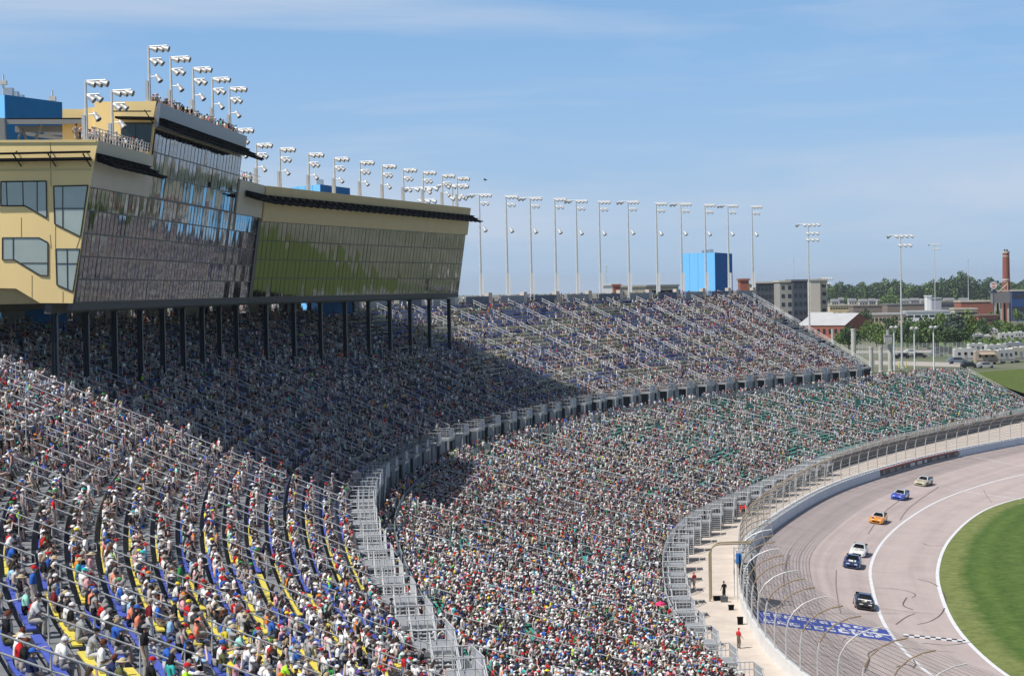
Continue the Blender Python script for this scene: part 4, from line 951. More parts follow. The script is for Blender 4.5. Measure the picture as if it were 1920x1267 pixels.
def make_person(x,y,z,h,pose,top,topc,bot,botc,hw,hwc,skin,label,group=None,cat='person',tank=False,long_=False,glass=False,scale=1.0):
    pr=hero_parts(pose); o=bpy.data.objects.new('person',pr['body']); col.objects.link(o); o.location=(x,y,z); o.rotation_euler=(0,0,h); o.scale=(scale,)*3; o.color=(*skin,1)
    tag(o,label,cat,group)
    def ch(key,nm,c):
        q=bpy.data.objects.new(nm,pr[key]); col.objects.link(q); q.parent=o; q.color=(*c,1); return q
    ch('tank' if tank else 'shirt','tank_top' if tank else 'shirt',topc); ch('trousers' if long_ else 'shorts','trousers' if long_ else 'shorts',botc)
    ch('shoes','shoes',(.2,.2,.2)); ch(hw,{'cap':'cap','straw':'straw_hat','short':'hair','long':'long_hair'}[hw],hwc)
    if glass: ch('glasses','sunglasses',(0,0,0))
    return o
used=set()
PT={'upright':'sitting upright','lean':'leaning forward','back':'sitting back','shade':'shading the eyes','phone':'looking down','side':'sitting head turned','cross':'sitting arms folded','point':'pointing ahead','stand':'standing straight','stand_hip':'standing hands on hips','stand_turn':'standing and turning'}
def cellword(x,y):
    return 'in the '+('bottom left corner' if x<330 and y>1130 else 'left foreground' if x<480 else 'lower middle foreground' if x<900 else 'lower right foreground')+' of the stand'
for hi in hero_idx:
    x,y,z,h,reg,stand=seats[hi]
    for _t in range(400):
        ti=rng.choice(len(PAL),p=pw) if _t<25 else rng.integers(len(PAL)); pose=rng.choice(['stand','stand_hip','stand_turn']) if stand else rng.choice(['upright','lean','back','shade','phone','side','cross','point'],p=[.20,.28,.10,.06,.12,.10,.11,.03])
        hk=rng.choice(['cap','straw','short','long'],p=[.54,.05,.24,.17]); 
        if hk=='cap': hn,hcx=HATP[rng.choice(len(HATP),p=HATW) if _t<25 else rng.integers(len(HATP))]; hw=hn+' cap'
        elif hk=='straw': hn,hcx='pale',(.55,.45,.28); hw='wide straw hat'
        else: hn,hcx=HPAL[rng.integers(len(HPAL))]; hw=('short ' if hk=='short' else 'long ')+hn+' hair'
        tank=rng.random()<.16; bi=rng.choice(len(PPAL),p=PPW); lg=rng.random()<.35
        key=(PAL[ti][0],tank,pose,hw)
        if key not in used: used.add(key); break
    lab='person in %s %s and %s, %s in near stand'%(PAL[ti][0],'tank top' if tank else 'shirt',hw if hk in('cap','straw') else 'with '+hw,PT[pose])
    lab=lab.replace('and with','with').replace('and wide','and wide')
    make_person(x,y,z,h,pose,PAL[ti][0],tuple(np.clip(np.array(PAL[ti][1])*(1+rng.normal(0,.08)),0,.9)),PPAL[bi][0],PPAL[bi][1],hk,hcx,tuple(SKC[rng.choice(len(SKC),p=SKW)]),lab,'spectators seated in the near grandstand',tank=tank,long_=lg,glass=rng.random()<.4,scale=rng.normal(.97,.03))
# ------------------------------------------------------------ trackside wall and catch fence
WQ0=35; WQ1=WA.L-30
def wpt(q,w,z): a=WA.off(q,w); return (a[0],a[1],z)
wall=empty('barrier_wall',(*WA.p(180),0),'long white concrete wall with shade-tinted padded face along the outside of the racetrack','wall')
def sweep(mb,prof,q0,q1,step,mi=0,closed=True):
    qs=np.arange(q0,q1+.01,step); k=len(prof)
    for a,b in zip(qs[:-1],qs[1:]):
        for i in range(k if closed else k-1):
            p,r=prof[i],prof[(i+1)%k]; mb.quad(wpt(a,*p),wpt(b,*p),wpt(b,*r),wpt(a,*r),mi)
    for q in (qs[0],qs[-1]):
        if closed: n=len(mb.v); mb.v+=[wpt(q,*p) for p in prof]; mb.f.append(tuple(range(n,n+k))); mb.m.append(mi)
mb=MB(); sweep(mb,[(0,-.3),(0,1.15),(-.45,1.15),(-.55,-.3)],WQ0,WQ1,3); mb.build('concrete_wall',mat('wall_white',(.70,.70,.70),.6,0,.10,.4),wall)
qs0=WA.near(22,214)
mb=MB(); sweep(mb,[(-.57,-.1),(-.60,1.05),(-1.15,1.02),(-1.22,-.15)],qs0,WQ1,3,0); mb.build('padded_barrier',mat('barrier_shade_blue',(.50,.56,.66),.45,0,.10,.5),wall)  # bluish tint paints the shade of the track-side face onto white padding
mb=MB(); sweep(mb,[(-.62,1.03),(-.62,1.09),(-1.1,1.07),(-1.1,1.0)],qs0,WQ1,3,0)
for q in np.arange(qs0,WQ1,1.6): sweep(mb,[(-.75,1.08),(-.75,1.13),(-.97,1.12),(-.97,1.08)],q,q+.5,.5,1)
mb.build('barrier_top',[WHT,mat('strap_grey',(.2,.21,.23),.6)],wall)
qa=WA.near(57.5,341.5); qb=WA.near(79,381)
mb=MB(); sweep(mb,[(-1.24,.0),(-1.19,.98),(-1.26,.98),(-1.31,.0)],qa,qb,3,0); sweep(mb,[(-1.18,.9),(-1.18,1.06),(-1.32,1.06),(-1.32,.9)],qa,qb,3,1)
for i,q in enumerate(np.arange(qa+1,qb-3,3.9)): sweep(mb,[(-1.30,.2),(-1.27,.75),(-1.33,.75),(-1.36,.2)],q,q+(2.6 if i%3 else 1.6),.65,2 if 3<i<7 else 3)
mb.build('sponsor_panel',[mat('panel_black',(.02,.02,.022),.5),mat('panel_red',(.45,.04,.03),.5),mat('panel_silver',(.45,.46,.48),.5),mat('panel_grey',(.16,.15,.15),.5)],wall)
fence=empty('catch_fence',(*WA.p(180),1.1),'tall curved safety fence of posts, cables and wire mesh on top of the trackside wall','fence')
YELB=mat('weathered_tan_post',(.27,.19,.11),.6,0,.2,3); POSTW=mat('galvanised_post',(.58,.58,.57),.45,.1,.15,2)
prof=[(-.1,1.1),(-.1,2.2),(-.12,3.3),(-.28,4.2),(-.75,4.95),(-1.5,5.55),(-2.5,5.95),(-3.5,6.1)]
pq=[q for q in np.arange(WQ0,WQ1,5.3)]
pq=[q for q in pq if proj(wpt(q,0,3))[1]<1500 and proj(wpt(q,0,3))[0]<2100 and WA.p(q)[1]>60]
for i,q in enumerate(pq):
    mb=MB(); Y=WA.p(q)[1]; m=(i%3!=1)
    mb.tube([wpt(q,w,z) for w,z in prof[:4]],.075,5,0); mb.tube([wpt(q,w,z) for w,z in prof[3:]],.06,5,1 if (m or Y>230) else 0)
    mb.build('fence_post',[POSTW,YELB],fence)
mb=MB()
for (w,z) in prof[1:]+[(-.1,1.6),(-.1,2.7),(-.18,3.8)]:
    pts=[wpt(q,w,z) for q in np.arange(pq[0],pq[-1],5.3)]; mb.tube(pts,.018,3)
mb.build('cable',POSTW,fence)
m=bpy.data.materials.new('wire_mesh'); m.use_nodes=True; t=m.node_tree; b=t.nodes['Principled BSDF']; b.inputs['Base Color'].default_value=(.13,.125,.12,1); b.inputs['Roughness'].default_value=.5; b.inputs['Metallic'].default_value=.3
uv=t.nodes.new('ShaderNodeUVMap'); uv.uv_map='UVMap'; se=t.nodes.new('ShaderNodeSeparateXYZ'); t.links.new(uv.outputs[0],se.inputs[0]); hs=[]
for k in (0,1):
    a=t.nodes.new('ShaderNodeMath'); a.operation='MULTIPLY'; a.inputs[1].default_value=3.3; f=t.nodes.new('ShaderNodeMath'); f.operation='FRACT'; g=t.nodes.new('ShaderNodeMath'); g.operation='LESS_THAN'; g.inputs[1].default_value=.12
    t.links.new(se.outputs[k],a.inputs[0]); t.links.new(a.outputs[0],f.inputs[0]); t.links.new(f.outputs[0],g.inputs[0]); hs.append(g)
mxn=t.nodes.new('ShaderNodeMath'); mxn.operation='MAXIMUM'; t.links.new(hs[0].outputs[0],mxn.inputs[0]); t.links.new(hs[1].outputs[0],mxn.inputs[1])
t.links.new(mxn.outputs[0],b.inputs['Alpha'])
mb=MB(); mb.uv=[]; qs=np.arange(pq[0],pq[-1],2.2); ac=np.r_[0,np.cumsum([math.hypot(prof[i+1][0]-prof[i][0],prof[i+1][1]-prof[i][1]) for i in range(len(prof)-1)])]
for a,b2 in zip(qs[:-1],qs[1:]):
    for j in range(len(prof)-1):
        mb.quad(wpt(a,prof[j][0]-.06,prof[j][1]),wpt(b2,prof[j][0]-.06,prof[j][1]),wpt(b2,prof[j+1][0]-.06,prof[j+1][1]),wpt(a,prof[j+1][0]-.06,prof[j+1][1]))
        mb.uv+=[(a,ac[j]),(b2,ac[j]),(b2,ac[j+1]),(a,ac[j+1])]
mb.build('mesh_panel',m,fence)
# ------------------------------------------------------------ floodlight masts
def lampset(parent,P,ax,r=.36,l=.62):
    r*=.85; l*=.9
    ax=np.array(ax,float); ax/=np.linalg.norm(ax); mb=MB(); mb.lathe(P,[(.10,-.25),(.16,-.12),(.20,0),(r*.8,l*.45),(r,l*.9),(r*1.02,l)],10,ax)
    o=mb.build('lamp',LAMPW,parent,smooth=False); mb=MB(); mb.lathe(np.array(P)+ax*(l+.005),[(r*.9,0),(r*.88,.03)],10,ax); mb.build('lens',LAMPG,o); return o
def mast(P,zt_,label,group,kind='roof',dirx=(.96,-.27),name='floodlight_mast',ballast=True):
    x,y,z=P; R=empty(name,(x,y,z),label,'light mast',group); f=np.array([dirx[0],dirx[1],0.]); sd=np.array([-f[1],f[0],0]); h=zt_-z; top=np.array([x,y,zt_])
    mb=MB(); mb.tube([(x,y,z),(x,y,z+h*.5),(x,y,zt_)],.17 if kind=='roof' else .30,7,0,.10 if kind=='roof' else .14)
    if kind!='roof': mb.box((x,y,z+.2),(.9,.9,.4))
    mb.build('pole',POSTW,R)
    if kind=='roof':
        mb=MB(); mb.box((x-.24,y,z+1.25),(.30,.34,2.5)); mb.build('ballast_box',ALUL,R)
        for (n_,dz,a,sp) in ((3,-.25,(.95,-.15,-.30),.62),(2,-1.45,(.80,-.15,-.62),.62)):
            mb=MB(); mb.tube([top+[0,0,dz+.2],top+f*(n_*sp+.1)+[0,0,dz+.2]],.07,5); mb.build('crossarm',POSTW,R)
            for j in range(n_): lampset(R,top+f*(.35+sp*j)+sd*(.12*(j%2))+np.array([0,0,dz]),a)
            
        mb=MB(); mb.tube([top+[0,0,-3.0],top+f*1.1+[0,0,-3.0]],.06,5); mb.build('crossarm',POSTW,R); lampset(R,top+f*.85+np.array([0,0,-3.0]),(.55,-.25,-.8),.34,.7)
    elif kind=='stand':
        mb=MB(); mb.box((x+.42,y-.3,z+3.9),(.42,.42,4.2)); mb.build('ballast_box',WHT,R)
        mb=MB(); mb.tube([top-f*(2.2 if ballast else .4),top+f*2.6],.09,5); mb.build('crossarm',POSTW,R)
        for j in ([-1.9,-1.1] if ballast else [])+[.3,1.1,1.9]: lampset(R,top+f*j+np.array([0,0,-.2]),(.8*(1 if j>0 else -1),-.2,-.35),.38,.7)
        for j in (.5,1.4): lampset(R,top+f*j+np.array([0,0,-1.7]),(.75,-.2,-.6),.36,.7)
        mb=MB(); mb.tube([top+[0,0,-1.55],top+f*2+[0,0,-1.55]],.07,5); mb.build('crossarm',POSTW,R)
        mb=MB(); mb.tube([top+[0,0,-6.6],top+f*1.1+[0,0,-6.6]],.06,5); mb.build('crossarm',POSTW,R); lampset(R,top+f*.9+np.array([0,0,-6.6]),(.4,-.3,-.8),.5,.95)
    else:
        for dz,n_ in ((0,5),(-2.4,3),(-4.2,3))[:3 if kind=='tall3' else 2]:
            off0=-(n_-1)/2 if dz==0 else -.3
            mb=MB(); mb.tube([top+f*(off0*1.3-.5)+[0,0,dz],top+f*((off0+n_-1)*1.3+.5)+[0,0,dz]],.12,5); mb.build('crossarm',POSTW,R)
            for j in range(n_): lampset(R,top+f*((off0+j)*1.3)+np.array([0,0,dz-.2]),(.85,-.2,-.35) if j>=1 or dz else (-.85,-.2,-.35),.5,.95)
    return R
def roofP(seg,x,ytop,zbase,o=-.9):
    lo,hi=-10,seg.L+12
    for _ in range(45):
        m_=(lo+hi)/2; P=seg.p(m_,zbase,o); lo,hi=(m_,hi) if proj(P)[0]<x else (lo,m_)
    Pt=seg.p(m_,zbase,o); yh=542-.01745*(x-960); return Pt,31+(yh-ytop)*Pt[1]/FPX
for i,(x,y) in enumerate([(163,152),(212,170)]):
    P,zt_=roofP(G1,x,y,zf-.25); mast(P,zt_,'%s floodlight mast on the low gold roof left of the glass tower'%('left' if i==0 else 'right'),'floodlight masts along the suite roof')
for i,(x,y) in enumerate([(281,88),(322,108),(364,128),(400,147),(432,165)]):
    P,zt_=roofP(G1,x,y,zT-.25); mast(P,zt_,'%s of the five floodlight masts on the glass tower roof, counted from the left'%ORD[i],'floodlight masts along the suite roof')
rx=[(448,242,1),(484,270,2),(530,278,2),(584,288,2),(632,296,2),(680,303,2),(722,310,2),(761,317,2),(798,322,2),(834,328,2),(862,333,2)]
for i,(x,y,s_) in enumerate(rx):
    P,zt_=roofP(G2,x-4,y,zf-.27) if s_==2 and x>500 else roofP(G1 if x<470 else G2,x-2,y,zf-.25)
    mast(P,zt_,'%s floodlight mast from the tower along the long low gold roof'%ORD[i],'floodlight masts along the suite roof')
fx=[898,948,993,1039,1079,1122,1176,1229,1275,1320,1363,1408]; fy=[365,368,371,373,376,378,378,381,382,384,385,387]
for i,(x,y) in enumerate(zip(fx,fy)):
    lo,hi=C.near(-10,290),su_end(wt)+20
    for _ in range(45):
        m_=(lo+hi)/2; P=C.off(m_,wt+5.4); lo,hi=(m_,hi) if proj((P[0],P[1],zt))[0]<x+4 else (lo,m_)
    yh=542-.01745*(x-960); zt_=31+(yh-y)*P[1]/FPX
    mast((P[0],P[1],zt-.2),zt_,'%s tall floodlight mast from the left behind the top row of the far stand'%ORD[i],'tall floodlight masts behind the far stand','stand',ballast=(i%2==0))
for (x,yt,Yd,zb_,kd,lab) in ((1515,420,600,8.5,'tall3','thick tall floodlight mast in front of the dark apartment block'),(1688,441,556,8.5,'tall2','tall floodlight mast standing on the grass behind the white lamp posts'),(1752,458,1200,8.5,'tall2','distant slim floodlight mast above the tree line'),(1548,521,1000,8.5,'tall2','short floodlight mast beside the pale apartment end wall'),(790,352,420,26,'tall2','floodlight mast seen just behind the long gold roof'),(848,347,430,26,'tall2','second floodlight mast behind the right end of the long gold roof')):
    P=aty(x,yt,Yd); mast((P[0],P[1],zb_),P[2],lab,None,kd)
def post(x,yt,Yd,label,z0=8.5,globe=True,cat='lamp post'):
    P=aty(x,yt,Yd); R=empty('lamp_post' if globe else 'antenna_mast',(P[0],P[1],z0),label,cat)
    mb=MB(); mb.tube([(P[0],P[1],z0),(P[0],P[1],P[2])],.22 if globe else .35,6,0,.14 if globe else .1); mb.build('pole',WHT if globe else POSTW,R)
    if globe:
        for dx in (-.6,.6):
            mb=MB(); mb.lathe((P[0]+dx,P[1],P[2]+.3),[(.15,-.5),(.55,-.2),(.6,.1),(.3,.4)],8); mb.build('lamp',LAMPW,R)
    else:
        mb=MB(); mb.box((P[0],P[1],P[2]-1),(.8,.8,.5)); mb.box((P[0],P[1],P[2]-3),(.9,.9,.4)); mb.build('antenna',POSTW,R)
for i,(x,y) in enumerate([(1676,616),(1714,618),(1750,616)]): post(x,y,545,'%s of the three white lamp posts behind the far end of the lower stand'%['left','middle','right'][i])
post(1488,484,1500,'thin antenna mast above the dark apartment roof',globe=False,cat='mast'); post(1815,486,1300,'thin bare mast standing before the far tree line',globe=False,cat='mast'); post(1137,497,1100,'thin mast above the red and white building behind the far stand',globe=False,cat='mast')
post(6,140,260,'antenna cluster above the blue block at the left edge',z0=47,globe=False,cat='antenna'); post(98,170,262,'small white antenna on the blue block roof',z0=47,globe=False,cat='antenna')
CCOL=mat('column_concrete',(.50,.48,.44),.8,0,.12,.5)
for i,(x,yt,wd) in enumerate([(1561,617,5),(1600,616,9),(1633,650,8),(1651,650,8),(1669,645,9)]):
    P=aty(x,yt,525+i*4); mb=MB(); r_=wd/2*P[1]/FPX; mb.lathe((P[0],P[1],8.4),[(r_*1.15,0),(r_*1.15,.4),(r_,.45),(r_,P[2]-8.4-.5),(r_*1.12,P[2]-8.4-.4),(r_*1.12,P[2]-8.4)],14)
    o=mb.build('concrete_column',CCOL,loc=(P[0],P[1],8.4)); tag(o,'%s free-standing round concrete column from the left past the end of the upper stand'%ORD[i],'column','bare concrete columns beyond the upper stand')
P=aty(1665,636,540); mb=MB(); mb.box((P[0],P[1],P[2]),(1.9,1.6,1.8)); mb.box((P[0],P[1],P[2]+1.0),(2.1,1.8,.2)); mb.tube([(P[0],P[1]-.3,P[2]+1),(P[0],P[1]-.3,P[2]+2.4)],.5,8); o=mb.build('equipment_box',CONG,loc=tuple(P)); tag(o,'grey equipment box on top of the tallest free-standing column','box')
# ------------------------------------------------------------ track markings
def on_track(x,y,dz=.006):
    z=-1.0
    for _ in range(12):
        P=atz(x,y,z); q=WA.near(P[0],P[1]); c=WA.p(q); T=WA.t(q); w=(P[0]-c[0])*T[1]-(P[1]-c[1])*T[0]
        dw=DWL(q); z=-.02-2.18*np.clip((w-.3)/(dw-.3),0,1) if w<dw else -2.2-.4*min(1,(w-dw)/(DGR(q)-dw))
    return np.array([P[0],P[1],z+dz]),q
def marks(name,px,width,m,dz=.006):
    # px polyline -> flat strip of the given width (m)
    if 'tyre' in name:
        for _ in range(2): px=[px[0]]+[q for a,b in zip(px[:-1],px[1:]) for q in ((a[0]*.75+b[0]*.25,a[1]*.75+b[1]*.25),(a[0]*.25+b[0]*.75,a[1]*.25+b[1]*.75))]+[px[-1]]
    pts=[]
    for a,b in zip(px[:-1],px[1:]):
        for f in ((0,.5) if len(px)>8 else np.linspace(0,1,7)[:-1]): pts.append(on_track(a[0]+(b[0]-a[0])*f,a[1]+(b[1]-a[1])*f,dz)[0])
    pts.append(on_track(*px[-1],dz)[0]); mb=MB()
    for i in range(len(pts)-1):
        d=pts[i+1]-pts[i]; n_=np.array([-d[1],d[0],0]); n_/=max(1e-6,np.linalg.norm(n_)); w0=width/2
        d2=pts[min(i+2,len(pts)-1)]-pts[i+1] if i+2<len(pts) else d; n2=np.array([-d2[1],d2[0],0]); n2/=max(1e-6,np.linalg.norm(n2))
        mb.quad(pts[i]-n_*w0,pts[i+1]-n2*w0,pts[i+1]+n2*w0,pts[i]+n_*w0)
    return tag(mb.build(name,m),kind='structure')
LB2=mat('line_blue',(.015,.045,.38),.5,0,.12,.8); SK=mat('tyre_rubber_mark',(.10,.085,.08),.8,0,.2,1)
SKL=mat('faint_rubber_mark',(.22,.18,.165),.8,0,.2,1)
def L2(a,b,f): return (a[0]+(b[0]-a[0])*f,a[1]+(b[1]-a[1])*f)
T0,T1=(1416,1142),(1662,1180); M0,M1=(1416,1154),(1668,1187); B0,B1=(1416,1166),(1678,1203)
def band(name,a0,a1,b0,b1,m,n=14,dz=.006):
    mb=MB()
    for i in range(n):
        f0,f1=i/n,(i+1)/n; mb.quad(on_track(*L2(b0,b1,f0),dz)[0],on_track(*L2(b0,b1,f1),dz)[0],on_track(*L2(a0,a1,f1),dz)[0],on_track(*L2(a0,a1,f0),dz)[0])
    return mb
mbk=band('x',T0,T1,B0,B1,0,14,.008); tag(mbk.build('start_line_band',LB2),kind='structure')
mb=band('x',(1416,1152.5),(1669,1189.5),(1416,1155.5),(1671,1192),0,14,.012)
for row,(u0,u1,v0,v1) in enumerate(((T0,T1,M0,M1),(M0,M1,B0,B1))):
    r2=np.random.default_rng(3+row); f=.06
    while f<.82:
        wd=.05+.028*r2.random(); a,b=L2(u0,u1,f),L2(u0,u1,f+wd); c_,d_=L2(v0,v1,f+wd),L2(v0,v1,f)
        for (g0,g1,h0,h1) in ((0,1,.25,.42),(.0,.35,.25,.75),(.3,1,.58,.75)):
            A1,B1_=L2(a,b,g0),L2(a,b,g1); C1,D1=L2(d_,c_,g1),L2(d_,c_,g0); p=[L2(A1,D1,h0),L2(B1_,C1,h0),L2(B1_,C1,h1),L2(A1,D1,h1)]
            mb.quad(*[on_track(*q_,.012)[0] for q_ in (p[3],p[2],p[1],p[0])])
        f+=wd+.025
    for g in (0,):
        ce=L2(L2(u0,u1,.90),L2(v0,v1,.90),.5)
        for k_ in range(4):
            t=k_*math.pi/4; dx,dy=math.cos(t)*7,math.sin(t)*3.6; nx,ny=-math.sin(t)*1.6,math.cos(t)*.9
            mb.quad(*[on_track(ce[0]+s1*dx+s2*nx,ce[1]+s1*dy+s2*ny,.012+.001*k_)[0] for s1,s2 in((-1,-1),(1,-1),(1,1),(-1,1))])
tag(mb.build('start_line_lettering',LINE),kind='structure')
mb=MB(); pts=[(1694,1190),(1815,1202)]
for i in range(12):
    a,b=L2(*pts,i/12),L2(*pts,(i+1)/12)
    for s_ in (0,1):
        m_=(i+s_)%2; y0=-2.6+s_*2.6; mb.quad(*[on_track(a[0],a[1]+y0+2.6,.008)[0],on_track(b[0],b[1]+y0+2.6,.008)[0],on_track(b[0],b[1]+y0,.008)[0],on_track(a[0],a[1]+y0,.008)[0]],m_)
tag(mb.build('finish_line_checks',[LINE,mat('check_black',(.05,.045,.045),.7)]),kind='structure')
marks('cross_track_line',[(1644,899),(1735,911),(1830,924),(1915,936)],.22,LINE); marks('cross_track_line',[(1823,856),(1870,865),(1935,878)],.22,LINE)
for i,(pl,wd,m_) in enumerate([([(1720,1085),(1750,1092),(1768,1107),(1775,1125),(1768,1150),(1745,1165),(1720,1170)],.16,SK),([(1640,1101),(1680,1103),(1712,1110),(1718,1116),(1710,1120)],.12,SK),([(1650,1140),(1700,1146),(1745,1150),(1800,1152),(1830,1160)],.10,SKL),([(1520,1140),(1505,1138),(1495,1145),(1505,1150),(1600,1150),(1690,1150)],.10,SKL),([(1568,1068),(1567,1098),(1572,1130),(1577,1150)],.12,SKL),([(1680,1170),(1700,1155),(1715,1150)],.14,SK),([(1620,1260),(1632,1235),(1625,1225),(1645,1215)],.14,SK),([(1586,1195),(1578,1203),(1586,1206),(1600,1200),(1700,1215),(1790,1222)],.10,SKL),([(1712,1236),(1718,1245),(1712,1252)],.14,SK),([(1680,1250),(1700,1244),(1712,1249)],.14,SK),([(1687,975),(1700,955),(1722,938),(1760,912)],.12,SKL),([(1628,1000),(1650,965),(1690,935)],.12,SKL),([(1730,1205),(1780,1210),(1822,1203)],.12,SK),([(1480,1040),(1468,1075),(1470,1110)],.12,SKL),([(1844,918),(1850,930),(1860,942)],.10,SKL),([(1730,1018),(1742,1024),(1770,1022)],.12,SKL),([(1700,1120),(1690,1135),(1712,1143)],.12,SK)]): marks('tyre_mark',pl,wd,m_,.010+.0015*i)
# ------------------------------------------------------------ racing cars
def paint(name,c): 
    m=mat(name,c,.28,0); m.node_tree.nodes['Principled BSDF'].inputs['Coat Weight'].default_value=.6; return m
GLD=mat('car_glass',(.008,.009,.011),.06,0); TYR=mat('tyre',(.018,.018,.018),.8); RIM=mat('rim_dark',(.10,.10,.10),.4,.6)
def car(pix,label,body,hood,side,roof,cabin=None,num=None):
    P,q=on_track(*pix,.0); q2=q; T=WA.t(q); yaw=math.atan2(T[0],-T[1])   # nose toward the viewer
    R=empty('race_car',tuple(P),label,'race car','stock cars running in a line down the track',rz=0)
    inw_=np.array([T[1],-T[0],0]); slope=2.18/(DWL(q)-.3); ix=inw_-np.array([0,0,slope]); ix/=np.linalg.norm(ix); f=np.array([-T[0],-T[1],0]); 
    upv=np.cross(-ix*1.0,f)*-1; 
    xr=np.cross(f,np.array([0,0,1.])); # right of car = outward? keep right-handed frame
    s_=1 if np.dot(xr,inw_)>0 else -1; X=ix*s_; Zv=np.cross(X,f); Mx=Matrix(((X[0],f[0],Zv[0],P[0]),(X[1],f[1],Zv[1],P[1]),(X[2],f[2],Zv[2],P[2]),(0,0,0,1))); 
    R.matrix_world=Mx
    def bl(mb,name,mats,par,smooth=False):
        me=bpy.data.meshes.new(name); me.from_pydata([tuple(v) for v in mb.v],[],mb.f); 
        for m in (mats if isinstance(mats,list) else [mats]): me.materials.append(m)
        me.polygons.foreach_set('material_index',mb.m)
        if smooth: me.polygons.foreach_set('use_smooth',[True]*len(mb.f))
        o=bpy.data.objects.new(name,me); col.objects.link(o); o.parent=par; return o
    sec=[(-2.42,.34,.80,.80),(-2.30,.22,.94,.95),(-1.5,.18,.97,1.0),(-.6,.18,.95,.985),(.4,.18,.92,.985),(1.2,.17,.86,1.0),(1.9,.15,.76,.985),(2.3,.12,.64,.90),(2.46,.12,.50,.74)]
    mb=MB(); k=10
    for y,z0,z1,hw in sec:
        mb.v+= [(-hw*.93,y,z0),(-hw,y,z0+.10),(-hw,y,z1-.22),(-hw*.93,y,z1-.06),(-hw*.72,y,z1),(hw*.72,y,z1),(hw*.93,y,z1-.06),(hw,y,z1-.22),(hw,y,z0+.10),(hw*.93,y,z0)]
    for i in range(len(sec)-1):
        for j in range(k):
            a=i*k+j; b=i*k+(j+1)%k
            mi=0
            if j==4 and i>=5: mi=1
            if j in(1,7) and 1<=i<=5: mi=2
            mb.f.append((a,a+k,b+k,b)); mb.m.append(mi)
    mb.f.append(tuple(range(k))); mb.m.append(0); n=(len(sec)-1)*k; mb.f.append(tuple(n+j for j in reversed(range(k)))); mb.m.append(1)
    bl(mb,'body',[paint('paint_'+body[0],body[1]),paint('paint_'+hood[0],hood[1]),paint('paint_'+side[0],side[1])],R)
    bz=.90; mb=MB(); b4=[(-.80,-1.75,bz),(.80,-1.75,bz),(.82,.95,bz-.03),(-.82,.95,bz-.03)]; t4=[(-.56,-.95,1.30),(.56,-.95,1.30),(.58,.02,1.31),(-.58,.02,1.31)]; mb.hexa(b4+t4); 
    rf=bl(mb,'cabin',paint('paint_'+roof[0],roof[1]),R)
    def pane(quad,nm):
        q_=[np.array(v,float) for v in quad]; nn=np.cross(q_[1]-q_[0],q_[3]-q_[0]); nn/=np.linalg.norm(nn); c=sum(q_)/4; nn=nn if np.dot(nn,c-np.array([0,-.4,.9]))>0 else -nn; q_=[c+(v-c)*.86+nn*.006 for v in q_]; m2=MB(); m2.prism([v-nn*.004 for v in q_],[v+nn*.01 for v in q_]); bl(m2,nm,GLD,R)
    pane([b4[3],t4[3],t4[2],b4[2]][::-1],'windscreen'); pane([b4[0],b4[1],t4[1],t4[0]],'rear_window'); pane([b4[1],b4[2],t4[2],t4[1]],'side_window'); pane([b4[3],b4[0],t4[0],t4[3]],'side_window')
    for sx in (-1,1):
        for y in (-1.38,1.42):
            m2=MB(); m2.lathe((sx*.80,y,.34),[(.20,-.01),(.34,0),(.345,.16),(.30,.21)],14,(sx,0,0)); w_=bl(m2,'wheel',TYR,R); m2=MB(); m2.lathe((sx*(.80+.20),y,.34),[(.20,0),(.18,.02),(.06,.03)],10,(sx,0,0)); bl(m2,'rim',RIM,w_)
        m2=MB(); z_=.60; m2.hexa([(sx*.45-.17,2.30,z_-.10),(sx*.45+.17,2.30,z_-.10),(sx*.45+.17,2.42,z_-.10),(sx*.45-.17,2.42,z_-.10),(sx*.45-.17,2.26,z_+.03),(sx*.45+.17,2.26,z_+.03),(sx*.45+.17,2.385,z_+.0),(sx*.45-.17,2.385,z_+.0)]); bl(m2,'headlight',WHT,R)
    m2=MB(); m2.hexa([(-.80,-2.36,.93),(.80,-2.36,.93),(.80,-2.30,.93),(-.80,-2.30,.93),(-.80,-2.46,1.12),(.80,-2.46,1.12),(.80,-2.43,1.13),(-.80,-2.43,1.13)]); bl(m2,'spoiler',BLK,R)
    m2=MB(); m2.prism([(-.85,2.2,.08),(.85,2.2,.08),(.80,2.55,.08),(-.80,2.55,.08)],[(-.85,2.2,.13),(.85,2.2,.13),(.80,2.55,.12),(-.80,2.55,.12)]); bl(m2,'splitter',BLK,R)
    m2=MB(); m2.box((0,2.44,.34),(1.0,.10,.16)); bl(m2,'grille',BLK,R)
    if num is not None:
        m2=MB()
        for (a,b,c_,d_) in num: m2.prism([(a,b,.90),(c_,b,.90),(c_,d_,.80),(a,d_,.80)],[(a,b,.925),(c_,b,.925),(c_,d_,.835),(a,d_,.835)])
        bl(m2,'hood_marking',WHT,R)
    r3=np.random.default_rng(int(pix[0])); deco=[WHT,paint('decal_red',(.55,.05,.05)),paint('decal_yellow',(.75,.6,.08)),paint('decal_navy',(.02,.04,.15)),BLK]
    for k_ in range(7):
        x_=r3.uniform(-.75,.6); y_=r3.uniform(1.05,2.1); w_=r3.uniform(.12,.34); h_=r3.uniform(.08,.22); zf_=lambda y:.872-(y-1.2)*.143 if y>1.2 else .865
        m2=MB(); m2.prism([(x_,y_,zf_(y_)-.02),(x_+w_,y_,zf_(y_)-.02),(x_+w_,y_+h_,zf_(y_+h_)-.02),(x_,y_+h_,zf_(y_+h_)-.02)],[(x_,y_,zf_(y_)+.004+.001*k_),(x_+w_,y_,zf_(y_)+.004+.001*k_),(x_+w_,y_+h_,zf_(y_+h_)+.004+.001*k_),(x_,y_+h_,zf_(y_+h_)+.004+.001*k_)]); bl(m2,'decal',deco[r3.integers(5)],R)
